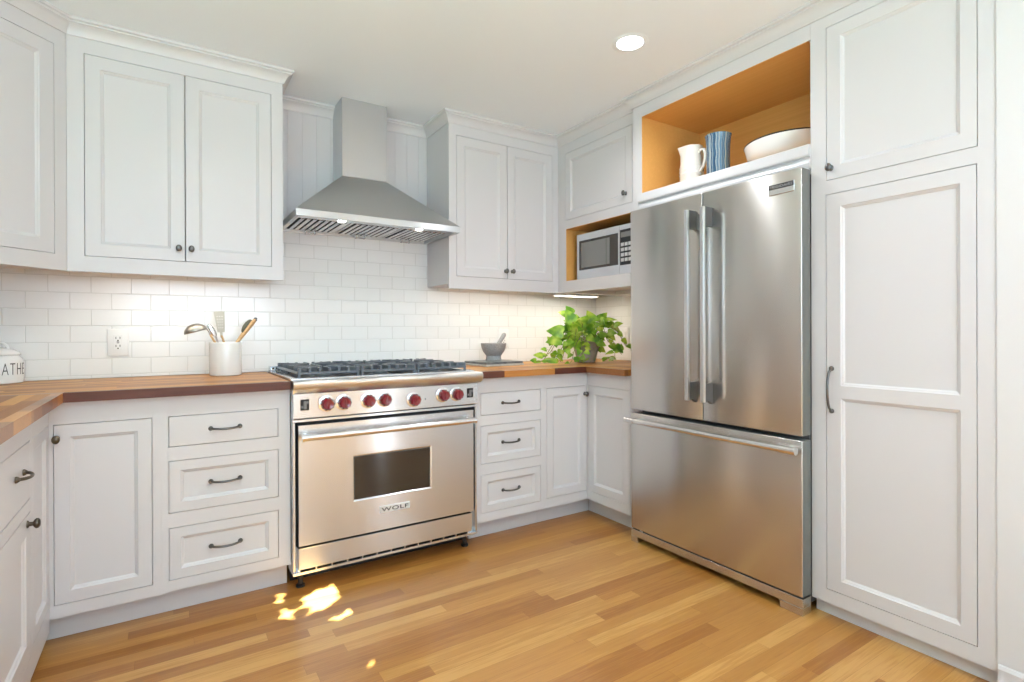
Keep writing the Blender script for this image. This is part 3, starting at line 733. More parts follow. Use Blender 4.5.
b.box(fw-0.004, fw, DF+0.0045, DF+0.06, 0.032, 0.067); b.box(-fw, -fw+0.004, DF+0.0045, DF+0.06, 0.032, 0.067)
b.build('toe_grille', STEELD, c)
b = MB(); b.box(fw-0.06, fw-0.012, DB+0.001, 0.06, 1.7555, 1.775); b.build('hinge_cover', PLATE, c)
y0, y1 = 1.874-1.5475, 1.981-1.5475
bd = MB().box(y0, y1, DF-0.003, DF-0.0003, 1.681, 1.724, 0.001, 1).build('badge', CHROME, dR)
MB().box(y0+0.002, y1-0.002, DF-0.0040, DF-0.0031, 1.703, 1.722).build('badge_panel', mat('badge_grey', (0.05, 0.05, 0.05), 0.4), bd)
text_mesh('lettering', 'FRIGIDAIRE', 0.0105, CHROME, bd, Matrix.Translation(((y0+y1)/2, DF-0.0042, 1.7073)) @ Matrix.Rotation(R(90), 4, 'X'), sx=1.22, depth=0.0003, spacing=1.05)

# ------------------------------------------------------------------ microwave, local x = -(y)-0.473
c = thing('microwave', 'stainless steel microwave with dark glass door, in the timber nook', 'microwave', (-0.580, -0.473, 1.4565), -90)
mw = 0.503; mh = 0.291
MB().box(0.004, mw-0.004, 0.012, 0.37, 0.006, mh-0.004).build('body', mat('microwave_case', (0.35, 0.34, 0.33), 0.4, metal=0.6), c)
d = MB().grid(0, 0.385, 0.0, mh, [(0.022, 0.375, 0.060, mh-0.042)], 0, 0.0115, recess=[(0.001, 0.001)]).build('door', STEEL, c)
MB().box(0.0235, 0.3735, -0.0018, 0.0008, 0.0615, mh-0.0435).build('glass', DGLASS, d)
MB().box(0.045, 0.305, -0.0026, -0.0019, 0.075, mh-0.058).build('window_mesh', mat('screen_mesh', (0.22, 0.22, 0.21), 0.35), d)
MB().box(0.275, 0.278, -0.0032, -0.0027, 0.062, mh-0.045).build('seam', BLACK, d)
p = MB().box(0.386, mw, 0.0, 0.0115, 0, mh, 0.001, 1).build('control_panel', STEEL, c)
b = MB(); b.box(0.392, mw-0.008, -0.0015, -0.0002, 0.055, mh-0.030); kp = b.build('keypad', BLACK, p)
MB().box(0.400, mw-0.016, -0.0022, -0.0016, mh-0.075, mh-0.045).build('display', GREYPLASTIC, kp)
for i in range(3):
    for j in range(4):
        MB().box(0.401+i*0.030, 0.425+i*0.030, -0.0030, -0.0016, 0.075+j*0.030, 0.095+j*0.030, 0.001, 1).build('button', SATIN, kp)
for x in (0.03, mw-0.03):
    MB().cyl((x, 0.05, 0.0004), (x, 0.05, 0.0058), 0.01, seg=12).build('foot', BLACK, c)

# ------------------------------------------------------------------ lights, seen and unseen
c = thing('recessed_light', 'round recessed downlight glowing in the ceiling', 'ceiling light', (-1.066, -1.430, H))
MB().lathe([(0.058, -0.0008), (0.082, -0.0008), (0.078, -0.003), (0.060, -0.0028), (0.058, -0.0008)], seg=40).build('trim_ring', CEILP, c, smooth=True)
MB().lathe([(0, -0.0012), (0.0575, -0.0012), (0.055, -0.0035), (0, -0.0035)], seg=40).build('lens', GLOW, c)
def down(x, y, e):
    ld = bpy.data.lights.new('downlight', 'AREA'); ld.shape = 'DISK'; ld.size = 0.11; ld.energy = e; ld.color = (0.93, 0.96, 1.0); ld.spread = R(150)
    o = bpy.data.objects.new('downlight', ld); COL.objects.link(o); o.location = (x, y, H-0.012)
for x, y in ((-1.066, -1.430), (-2.5, -1.75), (-1.2, -3.4), (-2.7, -3.9)): down(x, y, 5.0)  # first sits at the visible fixture; the other three are unseen, without fixtures
def strip(x0, x1, y, z, label, rz=0, loc=None, e=3.0, hw=0.02):
    L = x1-x0
    c = thing('under_cabinet_light', label, 'light', loc or ((x0+x1)/2, y, z), rz)
    MB().box(-L/2, L/2, -hw, hw, -0.012, -0.0005, 0.002, 1).build('housing', PLATE, c)
    MB().box(-L/2+0.01, L/2-0.01, -hw+0.005, hw-0.005, -0.0138, -0.0122).build('diffuser', STRIPG, c)
    ld = bpy.data.lights.new('strip_lamp', 'AREA'); ld.shape = 'RECTANGLE'; ld.size = L-0.03; ld.size_y = 0.03; ld.energy = e; ld.color = (1.0, 0.92, 0.78)
    o = bpy.data.objects.new('strip_lamp', ld); COL.objects.link(o); o.parent = c; o.location = (0, 0, -0.016)
strip(-3.08, -2.40, -0.25, UZ+0.028, 'slim light bar under the two-door wall cabinet on the left', e=0.75)
strip(-1.35, -0.68, -0.25, UZ+0.028, 'slim light bar under the two-door wall cabinet right of the hood', e=1.05)
strip(-0.58, -0.22, -0.25, UZ, 'bright light bar in the corner under the microwave cabinet', e=1.2, hw=0.035)

# ------------------------------------------------------------------ outlets and switch
def outlet(x, z, label, M=None, duplex=True):
    c = thing('wall_outlet' if duplex else 'light_switch', label, 'outlet' if duplex else 'switch', (x, -0.0012, z) if M is None else M[0], 0 if M is None else M[1])
    w_, h_ = (0.042, 0.0635)
    MB().box(-w_, w_, -0.0065, -0.0002, -h_, h_, 0.003, 2).build('cover_plate', PLATE, c, smooth=True)
    if duplex:
        r = MB().box(-0.0185, 0.0185, -0.0085, -0.0066, -0.036, 0.036, 0.001, 1).build('receptacle', PLATE, c)
        for s in (-1, 1):
            zz = s*0.019; q = MB()
            q.box(-0.009, -0.0065, -0.0090, -0.0086, zz-0.003, zz+0.007); q.box(0.0065, 0.009, -0.0090, -0.0086, zz-0.003, zz+0.007); q.cyl((0, -0.0086, zz-0.010), (0, -0.0092, zz-0.010), 0.0032, seg=12)
            q.build('slots', SLOT, r)
        q = MB(); q.box(-0.005, 0.005, -0.0096, -0.0086, -0.0045, -0.001); q.box(-0.005, 0.005, -0.0096, -0.0086, 0.001, 0.0045); q.build('reset_button', GREYPLASTIC, r)
    else:
        MB().box(-0.016, 0.016, -0.0100, -0.0066, -0.033, 0.033, 0.0015, 2).build('paddle', PLATE, c)
outlet(-3.010, 1.081, 'white outlet in tiles between canister and utensil crock')
outlet(-0.853, 1.081, 'white outlet in tiles behind the granite mortar')
outlet(0, 0, 'white light switch on the right wall beside the plant', ((-0.0012, -0.318, 1.090), -90), False)

# ------------------------------------------------------------------ things on the left worktop
Z = CT+0.0345
CR = (-2.570, -0.155)
c = thing('utensil_crock', 'white cylindrical utensil crock left of the range', 'crock', (*CR, Z+0.0005))
MB().lathe([(0, 0), (0.066, 0), (0.071, 0.004), (0.0722, 0.012), (0.0722, 0.156), (0.071, 0.162), (0.069, 0.164), (0.067, 0.160), (0.067, 0.012), (0, 0.012)], seg=48).build('jar', CERAM, c, smooth=True)
def utensil(name, label, p0, p1, head, hm, stem_m, r=0.0045, ferr=True, kind='spoon'):
    """p0 foot inside the crock, p1 end of the handle, both in world x,y,z"""
    p0, p1 = Vector(p0), Vector(p1)
    c = thing(name, label, 'utensil', p0); q = (p1-p0)
    n = q.normalized()
    MB().tube([(0, 0, 0), q*0.5, q], r, 10, radii=[r*1.3, r*1.5, r]).build('handle', stem_m, c, smooth=True)
    return c, q, n
zi = Z+0.0150
# ladle
c, q, n = utensil('ladle', 'steel ladle leaning left out of the white crock', (CR[0]+0.030, CR[1]-0.030, zi+0.006), (-2.638, CR[1]-0.030, 1.115), None, None, WOODU)
b = MB(); o = q
b.tube([o, o+Vector((-0.006, 0, 0.016)), o+Vector((-0.012, 0, 0.026)), o+Vector((-0.022, 0, 0.034))], 0.004, 8)
def bowl_pts(b, ctr, rx, ry, rz, dirm, th=0.0015):
    rings = []
    for j in range(9):
        a = (PI/2)*j/8
        rings.append([b.bm.verts.new(Vector(ctr)+dirm @ Vector((rx*math.sin(a)*math.cos(2*PI*i/24), ry*math.sin(a)*math.sin(2*PI*i/24), -rz*math.cos(a)))) if j else None for i in range(24)])
    t = b.bm.verts.new(Vector(ctr)+dirm @ Vector((0, 0, -rz)))
    for i in range(24): b.bm.faces.new((t, rings[1][i], rings[1][(i+1) % 24]))
    for j in range(1, 8):
        for i in range(24): b.bm.faces.new((rings[j][i], rings[j+1][i], rings[j+1][(i+1) % 24], rings[j][(i+1) % 24]))
    return b
bl = b.build('neck', STEEL, c, smooth=True)
b = MB(); bowl_pts(b, o+Vector((-0.060, 0, 0.014)), 0.050, 0.045, 0.040, (Matrix.Rotation(R(180-16), 3, 'Y')))
ob = b.build('bowl', mat('ladle_steel', (0.42, 0.39, 0.35), 0.35, metal=0.9), c, smooth=True); ms = ob.modifiers.new('thick', 'SOLIDIFY'); ms.thickness = 0.002
# slotted spatula
c, q, n = utensil('slotted_turner', 'grey slotted turner standing upright in the white crock', (CR[0]+0.035, CR[1]-0.004, zi+0.006), (-2.588, CR[1]-0.004, 1.112), None, None, WOODU)
b = MB(); hs = []
for i in range(3):
    for j in range(5): hs.append((-0.0145+i*0.0115, -0.0085+i*0.0115, 0.036+j*0.014, 0.040+j*0.014))
b.grid(-0.024, 0.024, 0.015, 0.118, hs, -0.0012, 0.0012); b.box(-0.008, 0.008, -0.0018, 0.0018, -0.012, 0.015)
for v in b.bm.verts:
    v.co.x *= 0.70+0.35*max(0, min(1, (v.co.z-0.015)/0.1))
b.xf(Matrix.Translation(q) @ Matrix.Rotation(R(-2), 4, 'Y') @ Matrix.Rotation(R(-25), 4, 'Z') @ Matrix.Rotation(R(8), 4, 'X'))
b.build('blade', mat('grey_nylon', (0.60, 0.60, 0.55), 0.45), c)
# whisk-like steel spoon behind
c, q, n = utensil('serving_spoon', 'steel serving spoon behind the slotted turner in the crock', (CR[0]+0.010, CR[1]+0.040, zi+0.006), (-2.610, CR[1]+0.04, 1.105), None, None, STEEL)
b = MB(); b.ball(q+Vector((-0.016, 0, 0.030)), 0.014, 0.005, 0.036, 16, rot=Matrix.Rotation(R(-28), 3, 'Y')); b.build('bowl', STEEL, c, smooth=True)
# pasta server (dark) and wooden spoons
c, q, n = utensil('pasta_server', 'dark pasta server leaning right in the white crock', (CR[0]-0.032, CR[1]+0.024, zi+0.006), (-2.492, CR[1]+0.024, 1.125), None, None, WOODU)
b = MB(); b.ball(q+Vector((0.020, 0, 0.033)), 0.017, 0.008, 0.040, 16, rot=Matrix.Rotation(R(32), 3, 'Y')); b.build('head', mat('dark_olive_nylon', (0.12, 0.12, 0.08), 0.4), c, smooth=True)
for i, (dx, dy, tx, tz, lab) in enumerate(((-0.048, -0.017, -2.437, 1.196, 'front wooden spoon handle leaning right in the crock'), (-0.050, 0.010, -2.434, 1.188, 'wooden spoon handle at far right of the crock'))):
    p0 = Vector((CR[0]+dx, CR[1]+dy, zi+0.007)); p1 = Vector((tx, CR[1]+dy, tz))
    c = thing('wooden_spoon', lab, 'utensil', p0); q = p1-p0
    b = MB(); b.tube([(0, 0, 0), q*0.4, q*0.75, q*0.93, q], 0.006, 12, radii=[0.005, 0.0062, 0.0075, 0.0085, 0.006]); b.build('handle', WOODU, c, smooth=True)
    MB().ball(q, 0.0085, 0.0085, 0.006, 12).build('tip', GREYPLASTIC, c, smooth=True)

# canister with lettering
JC = (-3.408, -0.085); jr = 0.076
c = thing('canister', 'white stoneware canister with lid and thin black lettering', 'canister', (*JC, Z+0.0005))
MB().lathe([(0, 0), (jr-0.006, 0), (jr-0.001, 0.004), (jr, 0.012), (jr+0.001, 0.055), (jr-0.001, 0.093), (jr-0.005, 0.106), (jr-0.012, 0.114), (jr-0.014, 0.117), (0, 0.117)], seg=48).build('jar', CERAM, c, smooth=True)
ld_ = MB().lathe([(0, 0.1125), (jr-0.011, 0.1125), (jr-0.008, 0.118), (jr-0.013, 0.127), (jr-0.034, 0.140), (0, 0.147)], seg=48).build('lid', CERAM, c, smooth=True)
ld_.location.z = 0.005
b = MB(); b.tube([(-0.028, 0, 0.138), (-0.025, 0, 0.152), (-0.014, 0, 0.164), (0, 0, 0.168), (0.014, 0, 0.164), (0.025, 0, 0.152), (0.028, 0, 0.138)], 0.0065, 12); b.xf(Matrix.Rotation(R(-15), 4, 'Z'))
b.build('knob', CERAM, ld_, smooth=True)
def bend(co):
    a = co.x/(jr+0.001); rr = jr+0.0012+co.z
    return Vector((rr*math.sin(a), co.y, rr*math.cos(a)))
t = text_mesh('lettering', 'BREATHE', 0.051, INK, c, Matrix.Translation((0, 0, 0.037)) @ Matrix.Rotation(R(25), 4, 'Z') @ Matrix.Rotation(R(90), 4, 'X'), sx=0.46, depth=0.0003, spacing=1.22, bend=bend, thin=0.012)

# ------------------------------------------------------------------ things on the right worktop
c = thing('slate_tray', 'grey slate slab lying on the butcher block under the mortar', 'tray', (-1.070, -0.235, Z+0.0005), 5)
MB().box(-0.145, 0.145, -0.130, 0.130, 0.0, 0.012, 0.002, 1).build('board', mat('pale_stone', (0.50, 0.49, 0.47), 0.4, var=0.3, vscale=40), c)
MB().box(-0.140, 0.140, -0.125, 0.125, 0.0122, 0.026, 0.002, 1).build('slab_top', mat('slate', (0.13, 0.14, 0.145), 0.35, var=0.8, vscale=45), c)
MC = (-1.052, -0.205)
c = thing('mortar', 'grey granite mortar bowl on a slate slab', 'mortar', (*MC, Z+0.0270))
MB().lathe([(0, 0), (0.050, 0), (0.052, 0.004), (0.049, 0.012), (0.047, 0.030), (0.052, 0.038), (0.068, 0.058), (0.078, 0.085), (0.082, 0.108), (0.080, 0.112), (0.072, 0.110), (0.062, 0.075), (0.035, 0.045), (0, 0.040)], seg=48).build('bowl', GRANITE, c, smooth=True)
c = thing('pestle', 'grey granite pestle leaning right in the mortar', 'pestle', (MC[0]+0.005, MC[1], Z+0.027+0.0625))
b = MB(); b.tube([(0, 0, 0), (0.018, 0, 0.020), (0.045, 0, 0.060), (0.075, 0, 0.103), (0.081, 0, 0.112)], 0.012, 16, radii=[0.012, 0.017, 0.013, 0.015, 0.008]); b.build('rod', GRANITE, c, smooth=True)

# pothos plant
PX, PY = -0.400, -0.350
c = thing('potted_pothos', 'trailing green pothos in a tapered grey pot', 'plant', (PX, PY, Z+0.0005))
POTM = mat('weathered_pot', (0.40, 0.36, 0.32), 0.8, bump=0.4, bscale=120, var=0.35, vscale=25)
b = MB(); n = 8; rings = []
def octp(r, z): return [(r*math.cos(PI/8+2*PI*k/8), r*math.sin(PI/8+2*PI*k/8), z) for k in range(8)]
b.lathe([(0, 0), (0.058, 0), (0.062, 0.004), (0.100, 0.150), (0.104, 0.168), (0.098, 0.170), (0.093, 0.150), (0, 0.150)], seg=14); b.build('pot', POTM, c)
MB().lathe([(0, 0.151), (0.092, 0.151), (0.09, 0.156), (0, 0.160)], seg=20).build('soil', mat('soil', (0.05, 0.035, 0.02), 0.95, bump=0.6, bscale=90), c)
LEAF, n_, l_, bs = new_mat('pothos_leaf')
tc = n_.new('ShaderNodeTexCoord'); tn = n_.new('ShaderNodeTexNoise'); tn.inputs['Scale'].default_value = 14; l_.new(tc.outputs['Object'], tn.inputs['Vector'])
rp = n_.new('ShaderNodeValToRGB'); e = rp.color_ramp.elements; e[0].position = 0.35; e[0].color = (0.10, 0.27, 0.02, 1); e[1].position = 0.68; e[1].color = (0.62, 0.72, 0.12, 1)
e2 = e.new(0.52); e2.color = (0.30, 0.52, 0.04, 1)
l_.new(tn.outputs['Fac'], rp.inputs['Fac']); l_.new(rp.outputs['Color'], bs.inputs['Base Color']); bs.inputs['Roughness'].default_value = 0.35
tr = n_.new('ShaderNodeBsdfTranslucent'); l_.new(rp.outputs['Color'], tr.inputs['Color']); mxs = n_.new('ShaderNodeMixShader'); mxs.inputs[0].default_value = 0.3
l_.new(bs.outputs[0], mxs.inputs[1]); l_.new(tr.outputs[0], mxs.inputs[2]); l_.new(mxs.outputs[0], n_['Material Output'].inputs['Surface'])
fol = MB(); stem = MB(); rnd = random.Random(11)
def add_leaf(p, d, up, L):
    """heart-shaped leaf, base at p, tip towards d, face normal up"""
    d = Vector(d).normalized(); up = Vector(up); up = (up - d*up.dot(d)).normalized(); s = d.cross(up)
    outl = [(0.0, 0.0), (-0.08, 0.20), (-0.05, 0.36), (0.10, 0.46), (0.32, 0.44), (0.55, 0.33), (0.78, 0.17), (1.0, 0.0)]
    mid = [Vector(p) + d*L*t + up*L*(0.0-0.18*t*t) for t in [0.0, 0.05, 0.12, 0.22, 0.38, 0.56, 0.78, 1.0]]
    mv = [fol.bm.verts.new(m) for m in mid]
    for sg in (-1, 1):
        ev = []
        for (t, wdt) in outl[1:-1]: ev.append(fol.bm.verts.new(Vector(p) + d*L*t + s*sg*L*wdt*0.95 + up*L*(0.10*wdt-0.18*max(t, 0)**2)))
        row = [mv[0]] + ev + [mv[-1]]
        for i in range(len(row)-1):
            f = [mv[i], mv[i+1], row[i+1], row[i]]; f = list(dict.fromkeys(f))
            if len(f) > 2:
                fol.bm.faces.new(f if sg > 0 else f[::-1])
cam_dir = Vector((-2.8129-PX, -3.155-PY, 0.1)).normalized()
right = Vector((cam_dir.y*-1, cam_dir.x, 0)); right = Vector((0.8404, -0.542, 0))
def vine(dx, h, reach, drop, fwd, nl, L):
    """vine from the pot rim: sideways dx direction, rises h, travels reach, drops drop"""
    if dx < 0: reach *= 0.86
    base = Vector((0, 0, 0.155)) + right*0.03*dx + cam_dir*0.03*fwd; pts = []
    for i in range(13):
        t = i/12
        zz = h*math.sin(PI*min(1, t*1.15))*1.0 + drop*t*t
        pts.append(base + right*dx*reach*(t**0.9) + cam_dir*fwd*0.11*t + Vector((0, 0, zz)))
    for p in pts:
        p.z = max(p.z, 0.012)
        w_ = Vector((PX, PY, 0)) + p
        if w_.x > -0.03: p.x = -0.03-PX
        if w_.y > -0.03: p.y = -0.03-PY
    stem.tube(pts, 0.0022, 6)
    nl = int(nl*1.6)
    for k in range(nl):
        t = (k+0.6)/nl; i = min(11, int(t*12)); p = pts[i].lerp(pts[i+1], t*12-i)
        sd = 1 if k % 2 else -1
        d = right*(dx*0.7+rnd.uniform(-0.8, 0.8)) + Vector((0, 0, rnd.uniform(-1.0, 0.35))) + cam_dir*rnd.uniform(-0.1, 0.8)
        off = p + d.normalized()*0.022 + cam_dir*0.008
        wp = Vector((PX, PY, 0)) + off + d.normalized()*L
        if wp.x > -0.02 or wp.y > -0.02: d = d + cam_dir*1.6 ; 
        stem.tube([p, p.lerp(off, 0.6)+Vector((0, 0, 0.004)), off], 0.0013, 5)
        u = cam_dir*1.0 + Vector((0, 0, rnd.uniform(0.1, 1.2))) + right*rnd.uniform(-0.7, 0.7)
        LL = L*rnd.uniform(0.55, 0.90)
        if off.z + d.normalized().z*LL < 0.006: d.z = abs(d.z)*0.2
        add_leaf(off, d, u, LL)
for a in ((-0.9, 0.10, 0.30, -0.10, 0.4, 7, 0.085), (-1.0, 0.06, 0.34, -0.20, 0.9, 8, 0.075), (-0.75, 0.16, 0.22, 0.02, 0.2, 6, 0.088), (-0.5, 0.14, 0.16, -0.02, 0.8, 6, 0.085),
          (-1.0, 0.03, 0.26, -0.26, 0.7, 8, 0.065), (-0.85, 0.08, 0.20, -0.16, 1.1, 6, 0.07), (0.0, 0.14, 0.1, -0.02, 0.9, 7, 0.080), (0.2, 0.12, 0.15, -0.01, 0.5, 6, 0.080),
          (0.7, 0.13, 0.20, -0.02, 0.5, 6, 0.075), (1.0, 0.11, 0.27, -0.06, 0.2, 6, 0.072), (0.95, 0.07, 0.22, -0.10, 0.7, 6, 0.062), (0.5, 0.10, 0.12, -0.05, 1.0, 5, 0.070),
          (-0.3, 0.12, 0.1, -0.06, 1.2, 5, 0.07), (0.35, 0.10, 0.14, -0.04, -0.3, 5, 0.078), (-0.5, 0.11, 0.18, -0.02, -0.3, 5, 0.078),
          (-0.6, 0.02, 0.16, -0.17, 1.4, 6, 0.062), (-0.25, 0.02, 0.10, -0.165, 1.5, 5, 0.05)): vine(*a)
# a few leaves the eye lands on
P = lambda x, y, z: Vector((x-PX, y-PY, z-Z))
def solo(x, z, dxz, L, y=PY-0.05, upv=None):
    p = P(x, y, z); d = right*dxz[0] + Vector((0, 0, dxz[1]))
    q0 = Vector((0, 0, 0.17)) + right*(0.04 if x > PX else -0.04)
    stem.tube([q0, q0.lerp(p, 0.5)+Vector((0, 0, 0.03)), p-d.normalized()*0.012, p], 0.0019, 6)
    add_leaf(p, d, upv or (cam_dir + Vector((0, 0, 0.4))), L)
solo(-0.640, 1.120, (-1.0, 0.15), 0.11); solo(-0.66, 1.075, (-1, -0.15), 0.10)
solo(-0.560, 1.190, (-0.45, 0.9), 0.095); solo(-0.500, 1.160, (0.5, 0.7), 0.095)
solo(-0.230, 1.175, (0.6, -0.35), 0.11, upv=Vector((0.1, 0, 1))+cam_dir*0.7); solo(-0.260, 1.235-0.03, (0.9, 0.1), 0.085, upv=Vector((0, 0, 1))+cam_dir*0.4)
solo(-0.380, 1.19, (-0.3, 0.6), 0.09); solo(-0.33, 1.19, (0.5, 0.6), 0.09)
# runner standing up from the worktop at the right
q0 = P(-0.30, PY-0.06, Z+0.006); stem.tube([q0, P(-0.24, PY-0.07, Z+0.010), P(-0.190, PY-0.06, Z+0.03), P(-0.185, PY-0.055, Z+0.070)], 0.0018, 6)
add_leaf(P(-0.20, PY-0.055, Z+0.068), right*-0.9+Vector((0, 0, -0.15)), Vector((0, 0, 1))+cam_dir*0.5, 0.06)
add_leaf(P(-0.185, PY-0.055, Z+0.068), right*0.9+Vector((0, 0, 0.4)), Vector((0, 0, 1))+cam_dir*0.5, 0.07)
for x in (-0.53, -0.50, -0.46, -0.36, -0.30, -0.27, -0.24): add_leaf(P(x, PY-0.12, Z+0.020), right*rnd.uniform(-1, 1)+Vector((0, 0, rnd.uniform(0.0, 0.4)))+cam_dir*0.3, Vector((0, 0, 1))+cam_dir*0.7, 0.05)
stem.build('stems', mat('green_stem', (0.22, 0.24, 0.06), 0.5), c, smooth=True)
for v in fol.bm.verts: v.co.z = max(v.co.z, 0.003)
fo = fol.build('foliage', LEAF, c, smooth=True, ang=60)

# ------------------------------------------------------------------ things on the display shelf
SZ = 1.871
JX, JY = -0.440, -1.264
c = thing('jug', 'cream stoneware jug with handle on the shelf', 'jug', (JX, JY, SZ+0.0005))
prof = [(0, 0), (0.055, 0), (0.061, 0.006), (0.0625, 0.085), (0.0645, 0.090), (0.0625, 0.095), (0.0625, 0.104), (0.0645, 0.109), (0.0625, 0.114), (0.0620, 0.122), (0.0640, 0.127), (0.0615, 0.132), (0.058, 0.155), (0.057, 0.195), (0.058, 0.238)]
b = MB(); b.lathe(prof+[(0.055, 0.2385), (0.052, 0.195), (0.052, 0.02), (0, 0.02)], seg=48)
for v in b.bm.verts:                    # pull the rim into a spout on the left
    if v.co.z > 0.185:
        k = (v.co.z-0.185)/0.054; a = math.atan2(v.co.y, v.co.x)-R(148); a = (a+PI) % (2*PI)-PI
        wgt = max(0, 1-abs(a)/0.45)**1.5*k; r_ = Vector((v.co.x, v.co.y)); r_.normalize(); v.co.x += r_.x*0.022*wgt; v.co.y += r_.y*0.022*wgt; v.co.z -= 0.004*wgt
b.build('jug_body', CREAM, c, smooth=True)
b = MB(); hp = [(0.056, 0, 0.198), (0.072, 0, 0.208), (0.092, 0, 0.202), (0.102, 0, 0.178), (0.100, 0, 0.148), (0.088, 0, 0.118), (0.070, 0, 0.100), (0.061, 0, 0.098)]
b.tube(hp, 0.008, 12); b.xf(Matrix.Rotation(R(-100), 4, 'Z')); b.build('handle', CREAM, c, smooth=True)
# striped vase
STR, n_, l_, bs = new_mat('striped_glaze')
tc = n_.new('ShaderNodeTexCoord'); sp = n_.new('ShaderNodeSeparateXYZ'); l_.new(tc.outputs['Object'], sp.inputs[0])
at = math_node(n_, l_, 'ARCTAN2', sp.outputs[1], sp.outputs[0]); wv = math_node(n_, l_, 'MULTIPLY', math_node(n_, l_, 'SINE', math_node(n_, l_, 'MULTIPLY', sp.outputs[2], 75)), 0.03)
wn = n_.new('ShaderNodeTexNoise'); wn.noise_dimensions = '1D'; wn.inputs['Scale'].default_value = 3.0; wn.inputs['Detail'].default_value = 2
l_.new(math_node(n_, l_, 'ADD', at, wv), wn.inputs['W'])
rp = n_.new('ShaderNodeValToRGB'); rp.color_ramp.interpolation = 'CONSTANT'; e = rp.color_ramp.elements
cs = [(0.0, (0.012, 0.03, 0.07)), (0.40, (0.05, 0.14, 0.25)), (0.46, (0.55, 0.58, 0.50)), (0.49, (0.10, 0.22, 0.34)), (0.54, (0.22, 0.30, 0.38)), (0.59, (0.50, 0.55, 0.50)), (0.62, (0.02, 0.06, 0.14))]
while len(e) < len(cs): e.new(0.5)
for i, (p, col) in enumerate(cs): e[i].position = p; e[i].color = (*col, 1)
l_.new(wn.outputs['Fac'], rp.inputs['Fac']); l_.new(rp.outputs['Color'], bs.inputs['Base Color']); bs.inputs['Roughness'].default_value = 0.2
c = thing('vase', 'blue and cream wavy striped vase beside the jug', 'vase', (-0.445, -1.432, SZ+0.0005))
b = MB(); b.lathe([(0, 0), (0.054, 0), (0.057, 0.006), (0.057, 0.15), (0.058, 0.20), (0.0615, 0.240), (0.065, 0.250), (0.062, 0.250), (0.055, 0.20), (0.053, 0.02), (0, 0.02)], seg=64)
b.build('vase_body', STR, c, smooth=True)
# enamel bowl
c = thing('bowl', 'wide white bowl with a black rim on the shelf above the refrigerator', 'bowl', (-0.390, -1.782, SZ+0.0005))
MB().lathe([(0, 0), (0.100, 0), (0.104, 0.006), (0.135, 0.016), (0.168, 0.036), (0.188, 0.066), (0.200, 0.112), (0.196, 0.112), (0.183, 0.066), (0.163, 0.040), (0.13, 0.024), (0, 0.020)], seg=64).build('bowl_body', CERAM, c, smooth=True)
MB().lathe([(0.1955, 0.1123), (0.2005, 0.1123), (0.2030, 0.1150), (0.2005, 0.118), (0.1955, 0.117), (0.1955, 0.1123)], seg=64).build('rim', BLACK, c, smooth=True, label='black rim')

# ------------------------------------------------------------------ unseen leaf screen added outside the side window, gaps cut to shape the sun patches
SD = SUN_DIR; su = SD.cross(Vector((0, 0, 1))).normalized(); sv = su.cross(SD).normalized()
patches = [[(-2.435, -0.690), (-2.395, -0.695), (-2.395, -0.765), (-2.435, -0.770)], [(-2.445, -0.825), (-2.400, -0.830), (-2.395, -0.91), (-2.435, -0.915)],
           
           [(-2.320, -0.775), (-2.222, -0.710), (-2.175, -0.79), (-2.215, -0.88), (-2.310, -0.925), (-2.335, -0.88)], [(-2.265, -0.995), (-2.19, -0.97), (-2.19, -1.03), (-2.25, -1.03)],
           [(-2.25, -1.35), (-2.215, -1.36), (-2.22, -1.40), (-2.25, -1.40)]]
def inside(pt, poly):
    x, y = pt; r = False
    for i in range(len(poly)):
        x0, y0 = poly[i]; x1, y1 = poly[i-1]
        if (y0 > y) != (y1 > y) and x < (x1-x0)*(y-y0)/(y1-y0)+x0: r = not r
    return r
leaf_screen = thing('sun_leaf_screen', 'unseen leafy screen added outside the side window to shape the sunlight', 'leaf_screen', (-5.3, -3.4, -0.3))
tb = MB(); O = Vector((-3.834, -2.42, 1.75)) - SD*1.6; rr = random.Random(3)
nu, nv, stp = 68, 70, 0.034
lsz = 0.032
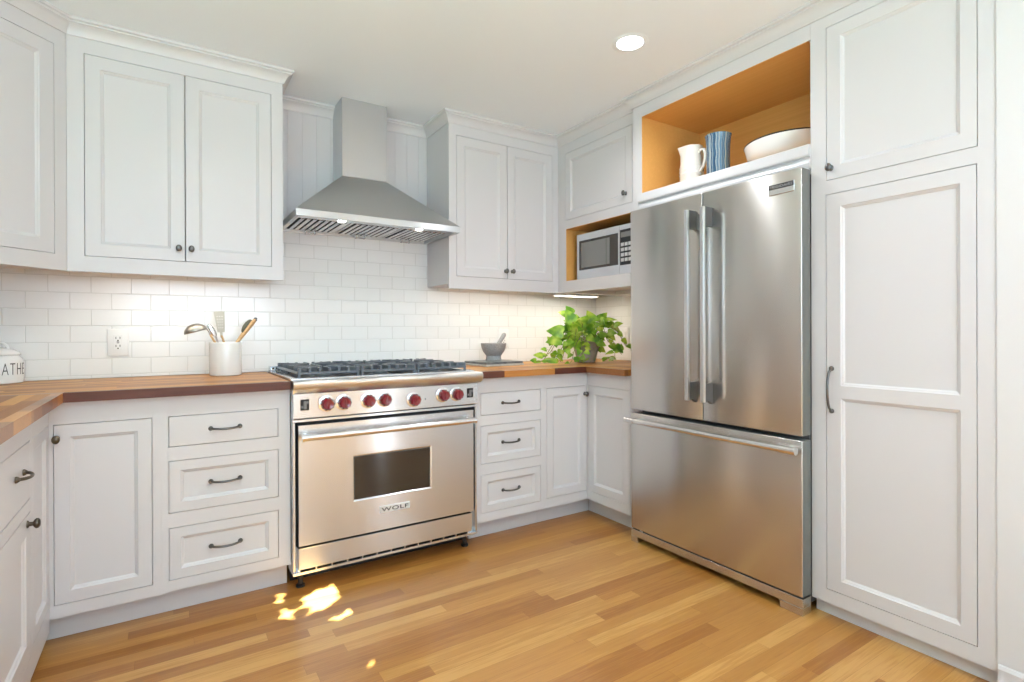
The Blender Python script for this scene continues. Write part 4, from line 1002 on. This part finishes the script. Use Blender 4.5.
for i in range(-nu//2, nu//2):
    for j in range(-nv//2, nv//2):
        ok = True
        p = O + su*(i*stp+rr.uniform(-0.006, 0.006)) + sv*(j*stp+rr.uniform(-0.006, 0.006))
        for (a, bb) in ((0, 0), (1, 0), (-1, 0), (0, 1), (0, -1)):
            q = p + su*a*lsz*0.55 + sv*bb*lsz*0.55
            g = q + SD*(-q.z/SD.z)
            if any(inside((g.x, g.y), pp) for pp in patches): ok = False
        if not ok: continue
        dp = rr.uniform(-0.25, 0.25)
        a = rr.uniform(0, PI); e1 = su*math.cos(a)+sv*math.sin(a); e2 = SD.cross(e1)
        ctr = p + SD*dp - Vector(leaf_screen.location)
        k = lsz*1.05
        vs = [tb.bm.verts.new(ctr+e1*k*x_+e2*k*y_+SD*rr.uniform(-0.008, 0.008)) for x_, y_ in ((-1, -0.45), (-0.4, -0.95), (0.5, -0.9), (1, 0), (0.5, 0.9), (-0.4, 0.95), (-1, 0.45))]
        tb.bm.faces.new(vs)
tb.build('foliage', mat('screen_leaf', (0.10, 0.20, 0.05), 0.6), leaf_screen)
MB().tube([(0, 0, 0), (0.05, 0.05, 0.9), (0.0, 0.1, 1.6), (0.1, 0.0, 2.2)], 0.08, 10, radii=[0.11, 0.08, 0.06, 0.03]).build('trunk', mat('bark', (0.12, 0.08, 0.05), 0.9), leaf_screen, smooth=True)  # trunk added beneath the leaf screen
b = MB(); b.box(-12, XL-0.1, -12, 4, -0.36, -0.30); b.box(XL-0.1, 4, -12, YB-0.1, -0.36, -0.30); struct(b.build('ground', mat('lawn', (0.10, 0.16, 0.05), 0.9)))

for o in bpy.data.objects:
    if 'label' in o and o.parent is None:
        k = o.name.split('.')[0]
        g = {'base_cabinet': 'white base cabinets', 'drawer_cabinet': 'three-drawer base cabinets beside the range', 'wall_cabinet': 'white wall cabinets',
             'countertop': 'butcher block worktops', 'wooden_spoon': 'wooden spoons in the crock', 'wall_outlet': 'outlets in the tiles', 'under_cabinet_light': 'light bars under the wall cabinets'}.get(k)
        if g: o['group'] = g
